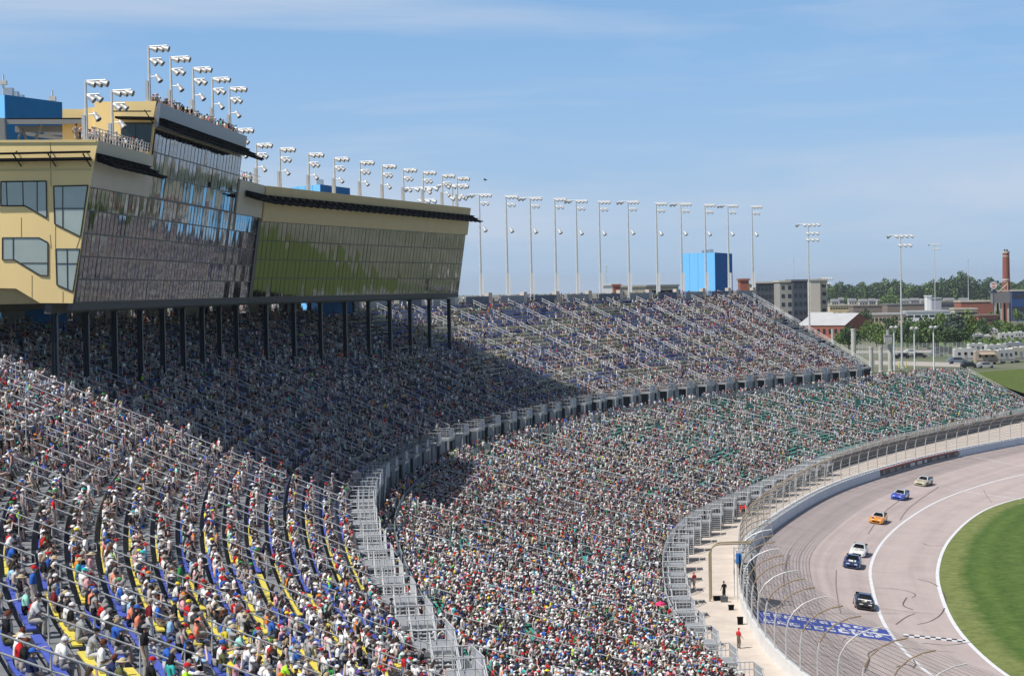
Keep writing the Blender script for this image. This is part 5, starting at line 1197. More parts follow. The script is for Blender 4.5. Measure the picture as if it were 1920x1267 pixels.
    # side graphic on doors
    for sx in (-1,1):
        m2=MB(); m2.prism([(sx*.984,-.55,.38),(sx*.984,.35,.38),(sx*.984,.30,.78),(sx*.984,-.5,.78)],[(sx*.998,-.55,.38),(sx*.998,.35,.38),(sx*.998,.30,.78),(sx*.998,-.5,.78)]); bl(m2,'door_panel_marking',paint('paint_'+roof[0],roof[1]),R)
WH=('white',(.78,.78,.76)); NV=('navy',(.015,.035,.12)); BE=('beige',(.55,.50,.36)); OR=('orange',(.85,.30,.03)); BK=('black',(.015,.015,.017)); BU=('royal_blue',(.04,.10,.55)); PU=('purple',(.22,.07,.45)); RD=('red',(.55,.03,.05)); AQ=('pale_aqua',(.30,.50,.55)); SV=('silver',(.45,.45,.46))
car((1731,908),'beige and black race car, farthest up the track',BE,BE,BK,WH); car((1687,934),'royal blue race car running behind the orange one',BU,BU,BU,WH); car((1646,978),'bright orange race car in the middle of the line',OR,OR,OR,WH)
car((1609,1039),'white race car with purple sides, beside the navy one',WH,WH,PU,WH); car((1597,1061),'dark navy race car with white marks on its hood',NV,NV,NV,NV,num=[(-.42,1.30,-.24,1.95),(-.09,1.30,.09,1.95),(.24,1.30,.42,1.95),(-.09,1.85,.24,1.98)]); car((1619,1137),'black race car with white sides and nose stripe, nearest the start line',BK,BK,WH,NV,num=[(-.6,1.10,.75,1.28),(-.12,1.6,.12,1.8)])
# ------------------------------------------------------------ flag stand and trackside people
P=atz(1331,1127,0); Q=atz(1384,1100,0); FS=empty('flag_stand',tuple(P),'arched pipe frame and steel platform of the starter stand at the wall','flag stand')
for k_,dy in enumerate((0,1.6)):
    p=P+np.array([.3*k_,dy,0]); mb=MB(); top=4.6; pts=[p,p+[0,0,top]]+[p+np.array([1.0-math.cos(a)*1.0,0,top+math.sin(a)*1.0]) for a in np.linspace(.3,math.pi/2,5)]+[p+np.array([4.2,.6,top+1.0])]; mb.tube(pts,.085,8); mb.build('arch_pipe',mat('tan_pipe',(.40,.33,.22),.5,0,.15,2),FS)
c=P+np.array([3.6,1.2,0])
mb=MB(); mb.box(c+[0,0,3.7],(1.9,3.0,.12)); mb.build('platform',ALU,FS)
mb=MB(); mb.box(c+[0,-1.5,4.25],(1.6,.06,.9)); mb.build('panel',WHT,FS); mb=MB(); mb.box(c+[-.75,-1.54,4.25],(.5,.06,1.0)); mb.build('banner',mat('banner_blue',(.03,.22,.62),.6),FS)
mb=MB()
for dx,dy in((-.9,-1.4),(.9,-1.4),(-.9,1.4),(.9,1.4)): mb.tube([c+[dx,dy,0],c+[dx,dy,5.0]],.06,5)
for h in (4.2,4.9): mb.tube([c+[-.9,-1.4,h],c+[-.9,1.4,h],c+[.9,1.4,h],c+[.9,-1.4,h],c+[-.9,-1.4,h]],.05,5)
for a,b in(((-.9,-1.4,.2),(.9,-1.4,3.6)),((.9,-1.4,.2),(-.9,-1.4,3.6)),((.9,-1.4,.2),(.9,1.4,3.6)),((.9,1.4,.2),(.9,-1.4,3.6))): mb.tube([c+list(a),c+list(b)],.05,4)
mb.build('frame',ALUL,FS)
mb=MB(); 
for j in range(16): z_=3.65-j*.228; mb.box(c+[-.1,-1.7-.33*j,z_],(1.1,.30,.05))
mb.build('stair_tread',mat('dark_steel_tread',(.08,.085,.09),.5,.3),FS)
mb=MB()
for dx in (-.68,.5):
    mb.tube([c+[dx,-1.6,4.6],c+[dx,-6.9,1.0]],.05,4); mb.tube([c+[dx,-1.6,3.6],c+[dx,-6.9,.05]],.09,4)
    for f in np.linspace(0,1,6): mb.tube([c+[dx,-1.6-5.3*f,3.6-3.55*f],c+[dx,-1.6-5.3*f,4.6-3.6*f]],.04,4)
mb.build('stair_rail',BLK,FS)
def ground_person(x,y,pose,tc,tn,pc,pn,hw,hc_,h,label,lg=True,scale=1.0,z=0):
    P=atz(x,y,z); return make_person(P[0],P[1],z,h,pose,tn,tc,pn,pc,hw,hc_,(.52,.28,.18),label,None,long_=lg,scale=scale)
ground_person(1385,1215,'stand_turn',(.62,.03,.04),'red',(.16,.13,.09),'brown','cap',(.4,.02,.02),-1.0,'person in red vest and brown trousers standing on the walkway by the wall')
ground_person(1302,1104,'stand',(.55,.03,.04),'red',(.5,.42,.36),'tan','cap',(.5,.02,.02),.8,'person in red vest standing alone near the white bin and the stairs',False)
ground_person(1389,968,'stand_hip',(.62,.03,.04),'red',(.6,.5,.4),'tan','cap',(.6,.55,.5),2.0,'person in red vest with hands on hips beside the fence curve',False)
ground_person(1397,968,'stand',(.62,.03,.04),'red',(.05,.05,.06),'black','cap',(.02,.02,.02),-.5,'person in red vest and black trousers beside the fence curve',True)
ground_person(1358,1122,'stand_turn',(.02,.02,.02),'black',(.02,.02,.02),'black','short',(.02,.02,.02),.5,'person all in black standing left of the flag stand stairs')
ground_person(1293,1028,'stand',(.03,.03,.035),'black',(.05,.05,.08),'navy','short',(.05,.03,.02),1.5,'person in black shirt walking by the trackside stairs')
ground_person(1297,1032,'stand_hip',(.35,.33,.45),'lilac',(.10,.07,.25),'purple','cap',(.6,.6,.6),-1.5,'person in lilac shirt and purple trousers by the trackside stairs')
def prop(name,pix,sz,m,label,cat,lid=None,z=0,rz=0):
    P=atz(*pix,z); R=empty(name,tuple(P),label,cat,rz=rz); mb=MB(); mb.prism([(P[0]+a*sz[0]/2*.94,P[1]+b*sz[1]/2*.94,z+.01) for a,b in((-1,-1),(1,-1),(1,1),(-1,1))],[(P[0]+a*sz[0]/2,P[1]+b*sz[1]/2,z+sz[2]) for a,b in((-1,-1),(1,-1),(1,1),(-1,1))]); mb.build('body',m,R)
    mb=MB(); mb.box((P[0],P[1],z+sz[2]+.045),(sz[0]+.06,sz[1]+.06,.08)); mb.build('lid',lid or m,R); return R
prop('bin',(1290,1107),(.62,.6,1.0),WHT,'tall white bin at the foot of the trackside stairs','bin'); prop('cooler',(1279,1137),(.75,.5,.45),mat('cooler_blue',(.04,.12,.6),.5),'blue cooler box with white lid beside the trackside stairs','cooler',WHT)
prop('speaker_box',(1388,1170),(.5,.45,.6),BLK,'black equipment case beside the white wall foot','case'); prop('equipment_case',(1346,1125),(.9,.5,.35),BLK,'flat black case at the foot of the flag stand','case'); prop('equipment_case',(1358,1128),(.7,.5,.45),mat('case_grey',(.10,.10,.11),.6),'dark grey case at the foot of the flag stand','case'); prop('equipment_case',(1371,1143),(.5,.45,.4),BLK,'small black case between flag stand and wall','case')
# ------------------------------------------------------------ trees
def crown_mesh(seed,nl,col_):
    r=np.random.default_rng(seed); mb=MB(); lobes=[(r.normal(0,.26,3)*[1,1,.8]+[0,0,.0],r.uniform(.28,.46)) for _ in range(9)]+[(np.array([0,0,0.]),.5)]
    for _ in range(nl):
        c,rad=lobes[r.integers(len(lobes))]; v=r.normal(0,1,3); v/=np.linalg.norm(v); p=c+v*rad*r.uniform(.72,1.08)
        if p[2]<-.52: continue
        a=r.normal(0,1,3)+v*.6; a/=np.linalg.norm(a); e=np.cross(a,[0,0,1.])+r.normal(0,.2,3); e/=np.linalg.norm(e); g=np.cross(a,e); s_=r.uniform(.035,.075)
        mb.quad(p-e*s_-g*s_*.6,p+e*s_-g*s_*.6,p+e*s_*.8+g*s_*.8,p-e*s_*.8+g*s_*.7,r.integers(0,3))
    me=bpy.data.meshes.new('crown'); me.from_pydata([tuple(v) for v in mb.v],[],mb.f)
    for m in col_: me.materials.append(m)
    me.polygons.foreach_set('material_index',mb.m); return me
LF1=[mat('leaf_dark_a',(.045,.085,.028),.7),mat('leaf_dark_b',(.062,.112,.036),.7),mat('leaf_dark_c',(.08,.135,.045),.7)]
LF2=[mat('leaf_mid_a',(.075,.13,.03),.7),mat('leaf_mid_b',(.10,.17,.038),.7),mat('leaf_mid_c',(.13,.20,.05),.7)]
LF3=[mat('leaf_yel_a',(.10,.16,.03),.7),mat('leaf_yel_b',(.13,.20,.04),.7),mat('leaf_yel_c',(.16,.23,.06),.7)]
LF4=[mat('leaf_blue_a',(.07,.10,.07),.7),mat('leaf_blue_b',(.09,.12,.085),.7),mat('leaf_blue_c',(.11,.14,.10),.7)]
CR={k:[crown_mesh(11+i+k*17,1500,l) for i in range(3)] for k,l in enumerate((LF1,LF2,LF3,LF4))}
BARK=mat('bark',(.10,.075,.055),.9,0,.2,3)
mbt=MB(); mbt.tube([(0,0,0),(.01,0,.35),(.0,.02,.7)],.035,7,0,.02)
for a in range(5): mbt.tube([(0,0,.32+.06*a),(.16*math.cos(a*2.4),.16*math.sin(a*2.4),.55+.05*a)],.016,5,0,.006)
trm=bpy.data.meshes.new('trunk'); trm.from_pydata([tuple(v) for v in mbt.v],[],mbt.f); trm.materials.append(BARK)
TN=['dark green','mid green','yellow green','grey green']
def tree(x,yt,yb,wpx,kind,label,group=None,Y=None):
    P=atz(x,yb,8.5) if Y is None else aty(x,yb,Y); h=(yb-yt)*P[1]/FPX; w=wpx*P[1]/FPX; R=empty('tree',(P[0],P[1],P[2]),label,'tree',group,rz=random.uniform(0,6.28))
    t=bpy.data.objects.new('trunk',trm); col.objects.link(t); t.parent=R; t.scale=(h,h,h)
    c=bpy.data.objects.new('crown',CR[kind][random.randrange(3)]); col.objects.link(c); c.parent=R; c.location=(0,0,h*.56); c.scale=(w/1.35,w/1.35,h*.72); return R
tl=[(1618,582,626,32,0,'round dark tree in front of the red gabled barn'),(1592,612,655,38,0,'dark tree left of the first tall concrete column'),(1575,620,650,24,1,'small tree beside the end of the upper stand'),(1643,600,650,30,1,'mid green tree between the concrete columns'),(1655,622,652,24,2,'bright young tree above the low concrete columns'),(1668,594,622,28,0,'dark bushy tree behind the equipment box'),(1705,598,652,42,0,'large dark tree right of the tall grass floodlight mast'),(1690,605,648,30,1,'green tree partly behind the tall grass floodlight mast'),(1740,592,655,52,1,'big leafy tree behind the right white lamp post'),(1765,583,640,40,2,'tall yellow green tree near the centre of the camp ground'),(1788,582,648,50,3,'broad grey green tree in the camp ground'),(1811,586,645,44,2,'yellow green tree in front of the brick building'),(1775,610,655,44,0,'low dark tree below the grey green one'),(1840,598,624,26,0,'small dark tree left of the far campers'),(1868,585,604,26,1,'green tree in front of the brick chimney base'),(1866,603,624,26,1,'green tree just above the far white camper'),(1893,606,626,30,2,'bright bush tree behind the right campers'),(1908,580,604,20,2,'yellow green tree under the blue building'),(1668,550,584,34,1,'solitary tree among the low brown roofs'),(1712,572,590,22,1,'small green tree before the long brown roofs'),(1916,606,628,24,1,'tree at the right edge behind the campers'),(1622,604,640,22,2,'pale young tree left of the low columns'),(1588,558,573,18,1,'small tree between the far grey houses'),(1848,612,632,22,0,'dark bush tree between the two campers'),(1740,612,650,24,2,'small yellow tree below the big leafy tree'),(1720,612,656,30,0,'dark shrub tree between the white lamp posts'),(1800,618,652,34,0,'dark shrub tree behind the tan motorhome'),(1760,625,655,30,1,'green shrub tree behind the right white lamp post')]
for t_ in tl: tree(*t_[:5],t_[5],None)
k=0
for (x,yt,w) in [(1567,538,22),(1580,534,26),(1598,531,30),(1612,536,24),(1626,533,26),(1647,527,32),(1664,530,26),(1672,527,26),(1684,530,24),(1700,533,26),(1716,530,28),(1732,532,26),(1744,528,26),(1758,526,24),(1772,520,28),(1788,524,24),(1798,517,30),(1812,524,24),(1826,533,24),(1838,531,28),(1850,528,30),(1864,528,26),(1876,532,24),(1890,534,24),(1903,535,26),(1918,536,28)]:
    yb=528+37-.01745*(x-1740)+6; tree(x,yt,yb-3,w*1.25,0 if k%3 else 1,'distant tree in the wooded skyline, %s from the left'%(ORD[k] if k<20 else ['twenty-first','twenty-second','twenty-third','twenty-fourth','twenty-fifth','twenty-sixth'][k-20]),'distant trees on the skyline'); k+=1
mb=MB(); r=np.random.default_rng(5)
for _ in range(26000):
    x=r.uniform(1380,2100); Y=r.uniform(2500,3100); P=aty(x,540,Y); z=8.5+r.uniform(0,1)**.7*(16+5*math.sin(x*.05)+4*math.sin(x*.13+2)); s_=r.uniform(1.0,2.2); a=r.uniform(0,6.28)
    p=np.array([P[0],P[1],z]); e=np.array([math.cos(a),math.sin(a),r.normal(0,.3)])*s_; g=np.array([r.normal(0,.4),r.normal(0,.4),1])*s_*.7; mb.quad(p-e-g,p+e-g,p+e+g,p-e+g,r.integers(0,3))
o=mb.build('far_wood',LF1); tag(o,'far wood forming the low green skyline behind the houses',None,None,'stuff')
mb=MB(); r=np.random.default_rng(6)
for _ in range(9000):
    x=r.uniform(1555,1950); Y=r.uniform(620,1500)**1.0; yh=542-.01745*(x-960); P=aty(x,yh+22.5*4000/Y,Y); s_=r.uniform(.3,.9); a=r.uniform(0,6.28)
    if math.sin(P[0]*.09)+math.sin(P[1]*.035+1)<.35: continue
    p=np.array([P[0],P[1],8.5+r.uniform(0,2.2)]); e=np.array([math.cos(a),math.sin(a),r.normal(0,.3)])*s_; g=np.array([0,0,1])*s_*.8; mb.quad(p-e-g,p+e-g,p+e+g,p-e+g,r.integers(0,3))
o=mb.build('shrubbery',LF2); tag(o,'low green shrubs scattered between the campers and roofs',None,None,'stuff')
# ------------------------------------------------------------ buildings beyond
BRK=mat('red_brick',(.30,.10,.065),.85,0,.15,.8); SLT=mat('slate_cladding',(.055,.065,.085),.7,0,.15,.3); CRM=mat('cream_wall',(.52,.47,.38),.8,0,.1,.3); BRN=mat('brown_roof',(.22,.17,.14),.85,0,.15,.3); GRR=mat('grey_roof',(.20,.20,.21),.85,0,.15,.3); WRF=mat('white_roof',(.47,.47,.48),.6,0,.08,.2); WING=mat('window_dark',(.03,.035,.045),.15,.2)
def building(x0,x1,yt,Y,dep,label,wall_m,roof_m=None,win=None,rz=0.0,name='building',gable=0,trim=None,z0=8.4):
    a=aty(x0,yt,Y); b=aty(x1,yt,Y); w=b[0]-a[0]; zt_=(a[2]+b[2])/2; c=np.array([(a[0]+b[0])/2,Y,z0]); R=empty(name,tuple(c),label,'building'); d=np.array([math.cos(rz),math.sin(rz),0]); n_=np.array([math.sin(rz),-math.cos(rz),0])
    o0=c-d*w/2; h=zt_-z0; back=-n_*dep; U=np.array([0,0,1.])
    mb=MB(); mb.hexa([o0,o0+d*w,o0+d*w+back,o0+back,o0+U*h,o0+d*w+U*h,o0+d*w+back+U*h,o0+back+U*h]); mb.build('wall',wall_m,R)
    mb=MB(); e=.4
    if gable:
        r0=o0-d*e+n_*e+U*(h+.01); r1=o0+d*(w+e)+n_*e+U*(h+.01); m0=o0-d*e+back/2+U*(h+gable); m1=o0+d*(w+e)+back/2+U*(h+gable); b0=r0+back-n_*2*e; b1=r1+back-n_*2*e
        mb.prism([r0,m0,b0],[r1,m1,b1]); mb.m[0]=1; mb.m[1]=1
    else:
        q=o0-d*e+n_*e+U*(h+.01); mb.hexa([q,q+d*(w+2*e),q+d*(w+2*e)+back-n_*2*e,q+back-n_*2*e]+[v+U*.7 for v in (q,q+d*(w+2*e),q+d*(w+2*e)+back-n_*2*e,q+back-n_*2*e)])
    mb.build('roof',[roof_m or wall_m,wall_m],R)
    if win:
        nx,nz,ww,wh=win; hh=min(h-1,nz*3.2+.5) if nz else 0
        for i in range(nx):
            for j in range(nz):
                p=o0+d*(w*(i+.5)/nx)+U*(h-1.4-wh-(h-2.0)/nz*j*0.98)+n_*.02; mb=MB(); mb.hexa([p-d*ww/2,p+d*ww/2,p+d*ww/2+n_*.08,p-d*ww/2+n_*.08,p-d*ww/2+U*wh,p+d*ww/2+U*wh,p+d*ww/2+n_*.08+U*wh,p-d*ww/2+n_*.08+U*wh]); mb.build('window',WING,R)
    return R
building(1418,1462,531,905,18,'left wing of the dark slate apartment block with pale cornice',SLT,CRM,(6,6,1.1,1.6)); building(1462,1486,529,885,20,'cream bay of the apartment block between the dark wings',mat('grey_cream',(.32,.31,.28),.8,0,.1,.3),CRM,(2,6,1.3,1.6)); building(1487,1514,527,880,22,'right dark slate wing of the apartment block',SLT,mat('cornice_dark',(.12,.13,.14),.7),(3,6,1.2,1.6)); building(1519,1538,526,930,16,'blank pale stone end block of the apartments',mat('pale_stone',(.58,.52,.44),.8,0,.08,.3),CRM); building(1538.5,1551,526,935,14,'narrow pale block with a column of windows beside the short mast',CRM,None,(1,6,1.6,1.6))
building(1128,1160,535,820,14,'white low building with red panels behind the far stand top',WHT,WHT); building(1150,1163,536,800,8,'small red brick stair block behind the far stand top',BRK); building(1163,1210,538,830,14,'tan low building behind the far stand top',CRM); building(1210,1272,537,850,14,'long beige low building left of the light blue tower',mat('beige_wall',(.40,.36,.30),.8),GRR,(8,1,3,1.6)); building(1388,1404,526,760,8,'small brick block right of the blue tower',BRK,BRK)
building(1462,1545,606,905,20,'white-roofed red barn, left half behind the thick mast',BRK,WRF,None,gable=4.5,rz=-.7); building(1490,1590,610,862,22,'large red barn with a bright white roof and a red gable end',BRK,WRF,(8,1,1.2,2.0),gable=4.8,rz=-.7)
building(1556,1596,573,1500,12,'yellow cream long shed before the skyline',mat('yellow_cream',(.62,.48,.28),.8),CRM,(8,1,1.5,1.0)); building(1600,1662,574,1450,20,'long brown flat-roofed shop row',BRN,BRN); building(1664,1738,571,1400,20,'brown shop row behind the tall grass mast',BRN,GRR); building(1632,1700,590,1020,14,'peach stucco restaurant with white roof units',mat('peach_wall',(.58,.44,.33),.8),WRF,(9,1,1.3,1.4)); building(1700,1782,585,1080,16,'white canopied building beyond the camp trees',WHT,WRF,(6,1,3,1.2)); building(1738,1800,567,1450,20,'grey brown shop row left of the brick hall',GRR,BRN,(7,1,3,1.4)); building(1802,1864,566,1250,20,'long red brick hall with pale piers',BRK,CRM,None); building(1738,1746,556,1350,8,'small white tower block above the shop row',WHT); building(1747,1765,560,1345,10,'pale lilac block beside the small white tower',mat('pale_lilac',(.42,.42,.48),.8)); building(1790,1832,580,1150,12,'low white concrete terrace before the brick hall',CRM,CRM,(4,1,3,1.2)); building(1835,1872,592,1080,12,'low brick wing with dark windows under the sign tower',BRK,BRN,(4,1,2.5,1.4)); building(1897,1932,546,1180,18,'deep blue hall at the right edge with a bright blue panel',mat('deep_blue',(.02,.06,.20),.5),CRM,(3,2,3,2.6))
for i,(x0,x1,y,Yd) in enumerate([(1560,1572,563,1900),(1574,1582,560,2000),(1592,1606,562,1950),(1612,1626,563,1850),(1630,1642,562,1900),(1645,1656,563,2000),(1690,1704,562,1900),(1708,1724,561,2000),(1728,1738,562,1950),(1772,1790,561,1900),(1800,1816,561,2000)]):
    building(x0,x1,y+2,Yd,9,'%s small grey-roofed house from the left below the skyline trees'%ORD[i],mat('house_wall_%d'%(i%3),[(.42,.40,.37),(.30,.29,.28),(.5,.46,.42)][i%3],.8),GRR,(3,1,1.2,1.3),name='house',gable=2.2)
# sign tower and chimney
P=aty(1886,471,1120); CH=empty('brick_chimney',(P[0],P[1],8.4),'tall round red brick chimney with pale bands','chimney'); H_=P[2]-8.4
mb=MB(); mb.lathe((P[0],P[1],8.4),[(2.3,0),(2.0,H_*.5),(1.75,H_-.3)],18); mb.build('shaft',mat('chimney_brick',(.27,.085,.055),.85,0,.12,1.2),CH,smooth=False)
for hh,rr,t_ in((H_*.93,1.86,.5),(H_-.8,1.95,1.0),(H_*.60,2.05,.9)): mb=MB(); mb.lathe((P[0],P[1],8.4+hh-.2),[(rr,0),(rr,t_)],18); mb.build('pale_band',CRM,CH)
for a in (-.6,.6): mb=MB(); mb.lathe((P[0]+a,P[1],P[2]-.35),[(.4,0),(.4,1.3)],10); mb.build('flue',BLK,CH)
P=aty(1878,546,1105); ST=empty('sign_tower',(P[0],P[1],8.4),'grey block tower on posts with braces at the foot of the chimney','tower')
a=aty(1862,548,1105); b=aty(1894,548,1105); zb_=aty(1878,568,1105)[2]; w=b[0]-a[0]; cx=(a[0]+b[0])/2
mb=MB(); mb.box((cx,1108,(a[2]+zb_)/2),(w,6,a[2]-zb_)); mb.build('block',mat('grey_block',(.20,.19,.19),.8,0,.1,.5),ST)
for i in range(5): mb=MB(); mb.box((a[0]+w*(i+.5)/5,1106.4,(zb_+8.4)/2),(.9,.9,zb_-8.4)); mb.build('post',BLK if i%2 else CRM,ST)
mb=MB(); z_=a[2]
for x_ in (-.4,0.1):
    for s_ in (-1,1): mb.tube([(cx+w*x_-2.5*s_,1106,z_),(cx+w*x_+2.5*s_,1106,z_+4.4)],.2,4)
mb.tube([(a[0],1106,z_+.6),(b[0]+2,1106,z_+.6)],.25,4); mb.tube([(b[0]-1,1106,z_),(b[0]-1,1106,z_+5),(b[0]-4,1106,z_+5.6)],.2,4); mb.build('brace',mat('brace_cream',(.5,.45,.38),.6),ST)
P=aty(1862.5,535,1100); SG=empty('round_sign',(P[0],P[1],P[2]),'round pale sign with a blue rim and red marks beside the chimney','sign')
mb=MB(); mb.lathe((P[0],P[1],P[2]),[(2.15,0),(2.15,.5)],24,(0,-1,0)); mb.build('rim',mat('sign_blue',(.05,.16,.32),.5),SG)
mb=MB(); mb.lathe((P[0],P[1]-.5,P[2]),[(1.85,0),(1.85,.1)],24,(0,-1,0)); mb.build('face',mat('sign_face',(.75,.66,.60),.5),SG)
mb=MB()
for dz,ww in((.75,.8),(-.75,.8)): mb.prism([(P[0]+ww*1.3*math.cos(t)*1,P[1]-.62,P[2]+dz+.28*math.sin(t)) for t in np.linspace(0,6.28,13)[:-1]],[(P[0]+ww*1.3*math.cos(t),P[1]-.68,P[2]+dz+.28*math.sin(t)) for t in np.linspace(0,6.28,13)[:-1]])
mb.build('emblem',mat('sign_red',(.6,.10,.06),.5),SG)
mb=MB(); mb.tube([(P[0],P[1]+.2,8.4),(P[0],P[1]+.2,P[2]+1.8)],.35,6); mb.box((P[0],P[1]+.3,P[2]-3.4),(3.4,.4,1.4)); mb.build('pole',mat('sign_pole',(.06,.10,.14),.6),SG)
# blue service towers behind the stands
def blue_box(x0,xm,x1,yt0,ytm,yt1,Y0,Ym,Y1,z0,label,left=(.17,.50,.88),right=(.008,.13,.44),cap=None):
    p0,pm,p1=aty(x0,yt0,Y0),aty(xm,ytm,Ym),aty(x1,yt1,Y1); zt_=pm[2]; R=empty('service_tower',(pm[0],pm[1],z0),label,'tower')
    b4=[np.array([p[0],p[1],z0]) for p in (p0,pm,p1)]; b4.append(b4[0]+b4[2]-b4[1]); T=lambda v,z:np.array([v[0],v[1],z])
    mb=MB(); mb.prism([b4[0],b4[1],b4[2],b4[3]],[T(v,zt_) for v in b4]); mb.build('wall',mat('service_blue_l' if left[2]>.5 else 'service_blue_d',left,.5),R)
    n_=np.cross(b4[2]-b4[1],[0,0,1.]); n_/=np.linalg.norm(n_)
    if np.dot(n_,camp-b4[1])<0: n_=-n_
    mb=MB(); mb.hexa([b4[1]+n_*.03,b4[2]+n_*.03,b4[2]+n_*.1,b4[1]+n_*.1]+[T(v,zt_+.01) for v in (b4[1]+n_*.03,b4[2]+n_*.03,b4[2]+n_*.1,b4[1]+n_*.1)]); mb.build('shade_panel',mat('service_blue_shade',right,.7,0,.06,.3,spec=.1),R)  # panel added to carry this face's shade as darker blue
    mb=MB()
    for i in range(3): c_=b4[1]*(.8-.25*i)+b4[3]*(.2+.25*i); mb.box((c_[0],c_[1],zt_+.5),(1.0,1.0,1.0)); 
    mb.build('roof_vent',ALU,R)
    mb=MB(); c0=T(b4[0],zt_-(zt_-z0)*.55); c1=T(b4[1],zt_-(zt_-z0)*.55); n2=np.cross(b4[1]-b4[0],[0,0,1.]); n2/=np.linalg.norm(n2); n2=n2 if np.dot(n2,camp-b4[1])>0 else -n2; U=np.array([0,0,.12]); mb.hexa([c0+n2*.01,c1+n2*.01,c1+n2*.05,c0+n2*.05,c0+n2*.01+U,c1+n2*.01+U,c1+n2*.05+U,c0+n2*.05+U]); [mb.tube([b4[0]*(1-f)+b4[1]*f+n2*.02,T(b4[0]*(1-f)+b4[1]*f,zt_)+n2*.02],.05,4) for f in (.25,.5,.75)]; mb.build('panel_joint',mat('joint_blue',(.12,.42,.78),.5),R); return R
blue_box(1277,1340,1372,474,473.5,473.5,560,550,575,8.4,'light blue square service tower with a side coloured dark as shade behind the far stand')
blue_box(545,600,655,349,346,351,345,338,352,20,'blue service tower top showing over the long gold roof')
blue_box(-60,8,115,176,178,190,232,226,236,20,'large blue service tower with its shaded face coloured dark, rising behind the left gold roof')
# under-suite backdrop pieces: blue tower base and white stair seen at far left
# ------------------------------------------------------------ campers, cars on the camp ground
def camper(x,yb,wpx,hpx,label,c,rz=0,motor=False,awn=None):
    P=atz(x,yb,8.5); L_=wpx*P[1]/FPX; h=hpx*P[1]/FPX; R=empty('camper',tuple(P),label,'camper','campers parked behind the grass bank',rz=rz); wd=2.6
    def bl(mb,nm,m): me=bpy.data.meshes.new(nm); me.from_pydata([tuple(v) for v in mb.v],[],mb.f); me.materials.append(m); o=bpy.data.objects.new(nm,me); col.objects.link(o); o.parent=R
    mb=MB(); pr=[(-L_/2,.55),(L_/2-.3,.55),(L_/2,1.2),(L_/2-.15,h-.35),(L_/2-.6,h),(-L_/2+.2,h),(-L_/2,h-.3)]; mb.prism([(a,0,b) for a,b in pr],[(a,wd,b) for a,b in pr]); bl(mb,'body',c)
    for k_ in range(3): mb=MB(); x0=-L_/2+L_*(.2+.27*k_); mb.box((x0,-.03,h*.62),(L_*.11,.05,h*.2)); bl(mb,'window',WING)
    mb=MB(); mb.box((-L_*.02,-.03,h*.45),(.75,.05,h*.6)); bl(mb,'door',ALU)
    for k_ in (-.28,-.17,.32):
        mb=MB(); mb.lathe((L_*k_,.05,.42),[(.42,0),(.42,.25)],12,(0,1,0)); bl(mb,'wheel',TYR)
    mb=MB(); mb.box((L_*.15,wd/2,h+.15),(.9,.8,.3)); mb.box((-L_*.2,wd/2,h+.1),(.7,.6,.2)); bl(mb,'roof_unit',WHT)
    mb=MB(); mb.box((0,-.03,h*.28),(L_*.9,.04,.12)); bl(mb,'stripe',mat('camper_stripe',(.25,.10,.08),.5))
    if awn: mb=MB(); mb.hexa([(-L_*.35,-2.3,h*.72),(L_*.3,-2.3,h*.72),(L_*.3,0,h*.86),(-L_*.35,0,h*.86),(-L_*.35,-2.3,h*.74),(L_*.3,-2.3,h*.74),(L_*.3,0,h*.88),(-L_*.35,0,h*.88)]); bl(mb,'awning',awn)
CW=mat('camper_white',(.52,.51,.49),.4,0,.05,.5); CT=mat('camper_tan',(.42,.34,.26),.5,0,.06,.5); CG=mat('camper_grey',(.30,.31,.34),.5,0,.05,.5)
camper(1812,679,44,26,'white motorhome at the left end of the near camper row',CW); camper(1851,683,44,26,'tan brown motorhome with an awning in the near camper row',CT,awn=CT); camper(1888,681,34,26,'white camper between the tan motorhome and the dark coach',CW,.2); camper(1915,679,36,28,'cream camper at the right edge of the near row',mat('camper_cream',(.58,.53,.42),.5),.2)
camper(1870,668,40,22,'white-roofed camper behind the tan motorhome',CW,.1); camper(1905,664,40,22,'long grey camper behind the right end of the near row',CG,.1); camper(1835,664,36,20,'pale camper directly behind the white motorhome',CW,.1)
camper(1836,643,22,16,'grey rounded camper in the far row',CG); camper(1890,641,32,17,'white fifth-wheel camper in the far row',CW); camper(1852,640,14,12,'small white camper beside the grey rounded one',CW); camper(1862,627,20,11,'white camper below the chimney trees',CW); camper(1634,637,22,14,'white camper glimpsed between the concrete columns',CW); camper(1660,640,16,12,'small pale camper left of the equipment box',CW); camper(1842,616,16,9,'far white camper roof among trees',CW); camper(1912,636,20,14,'white camper at the right edge of the far row',CW)
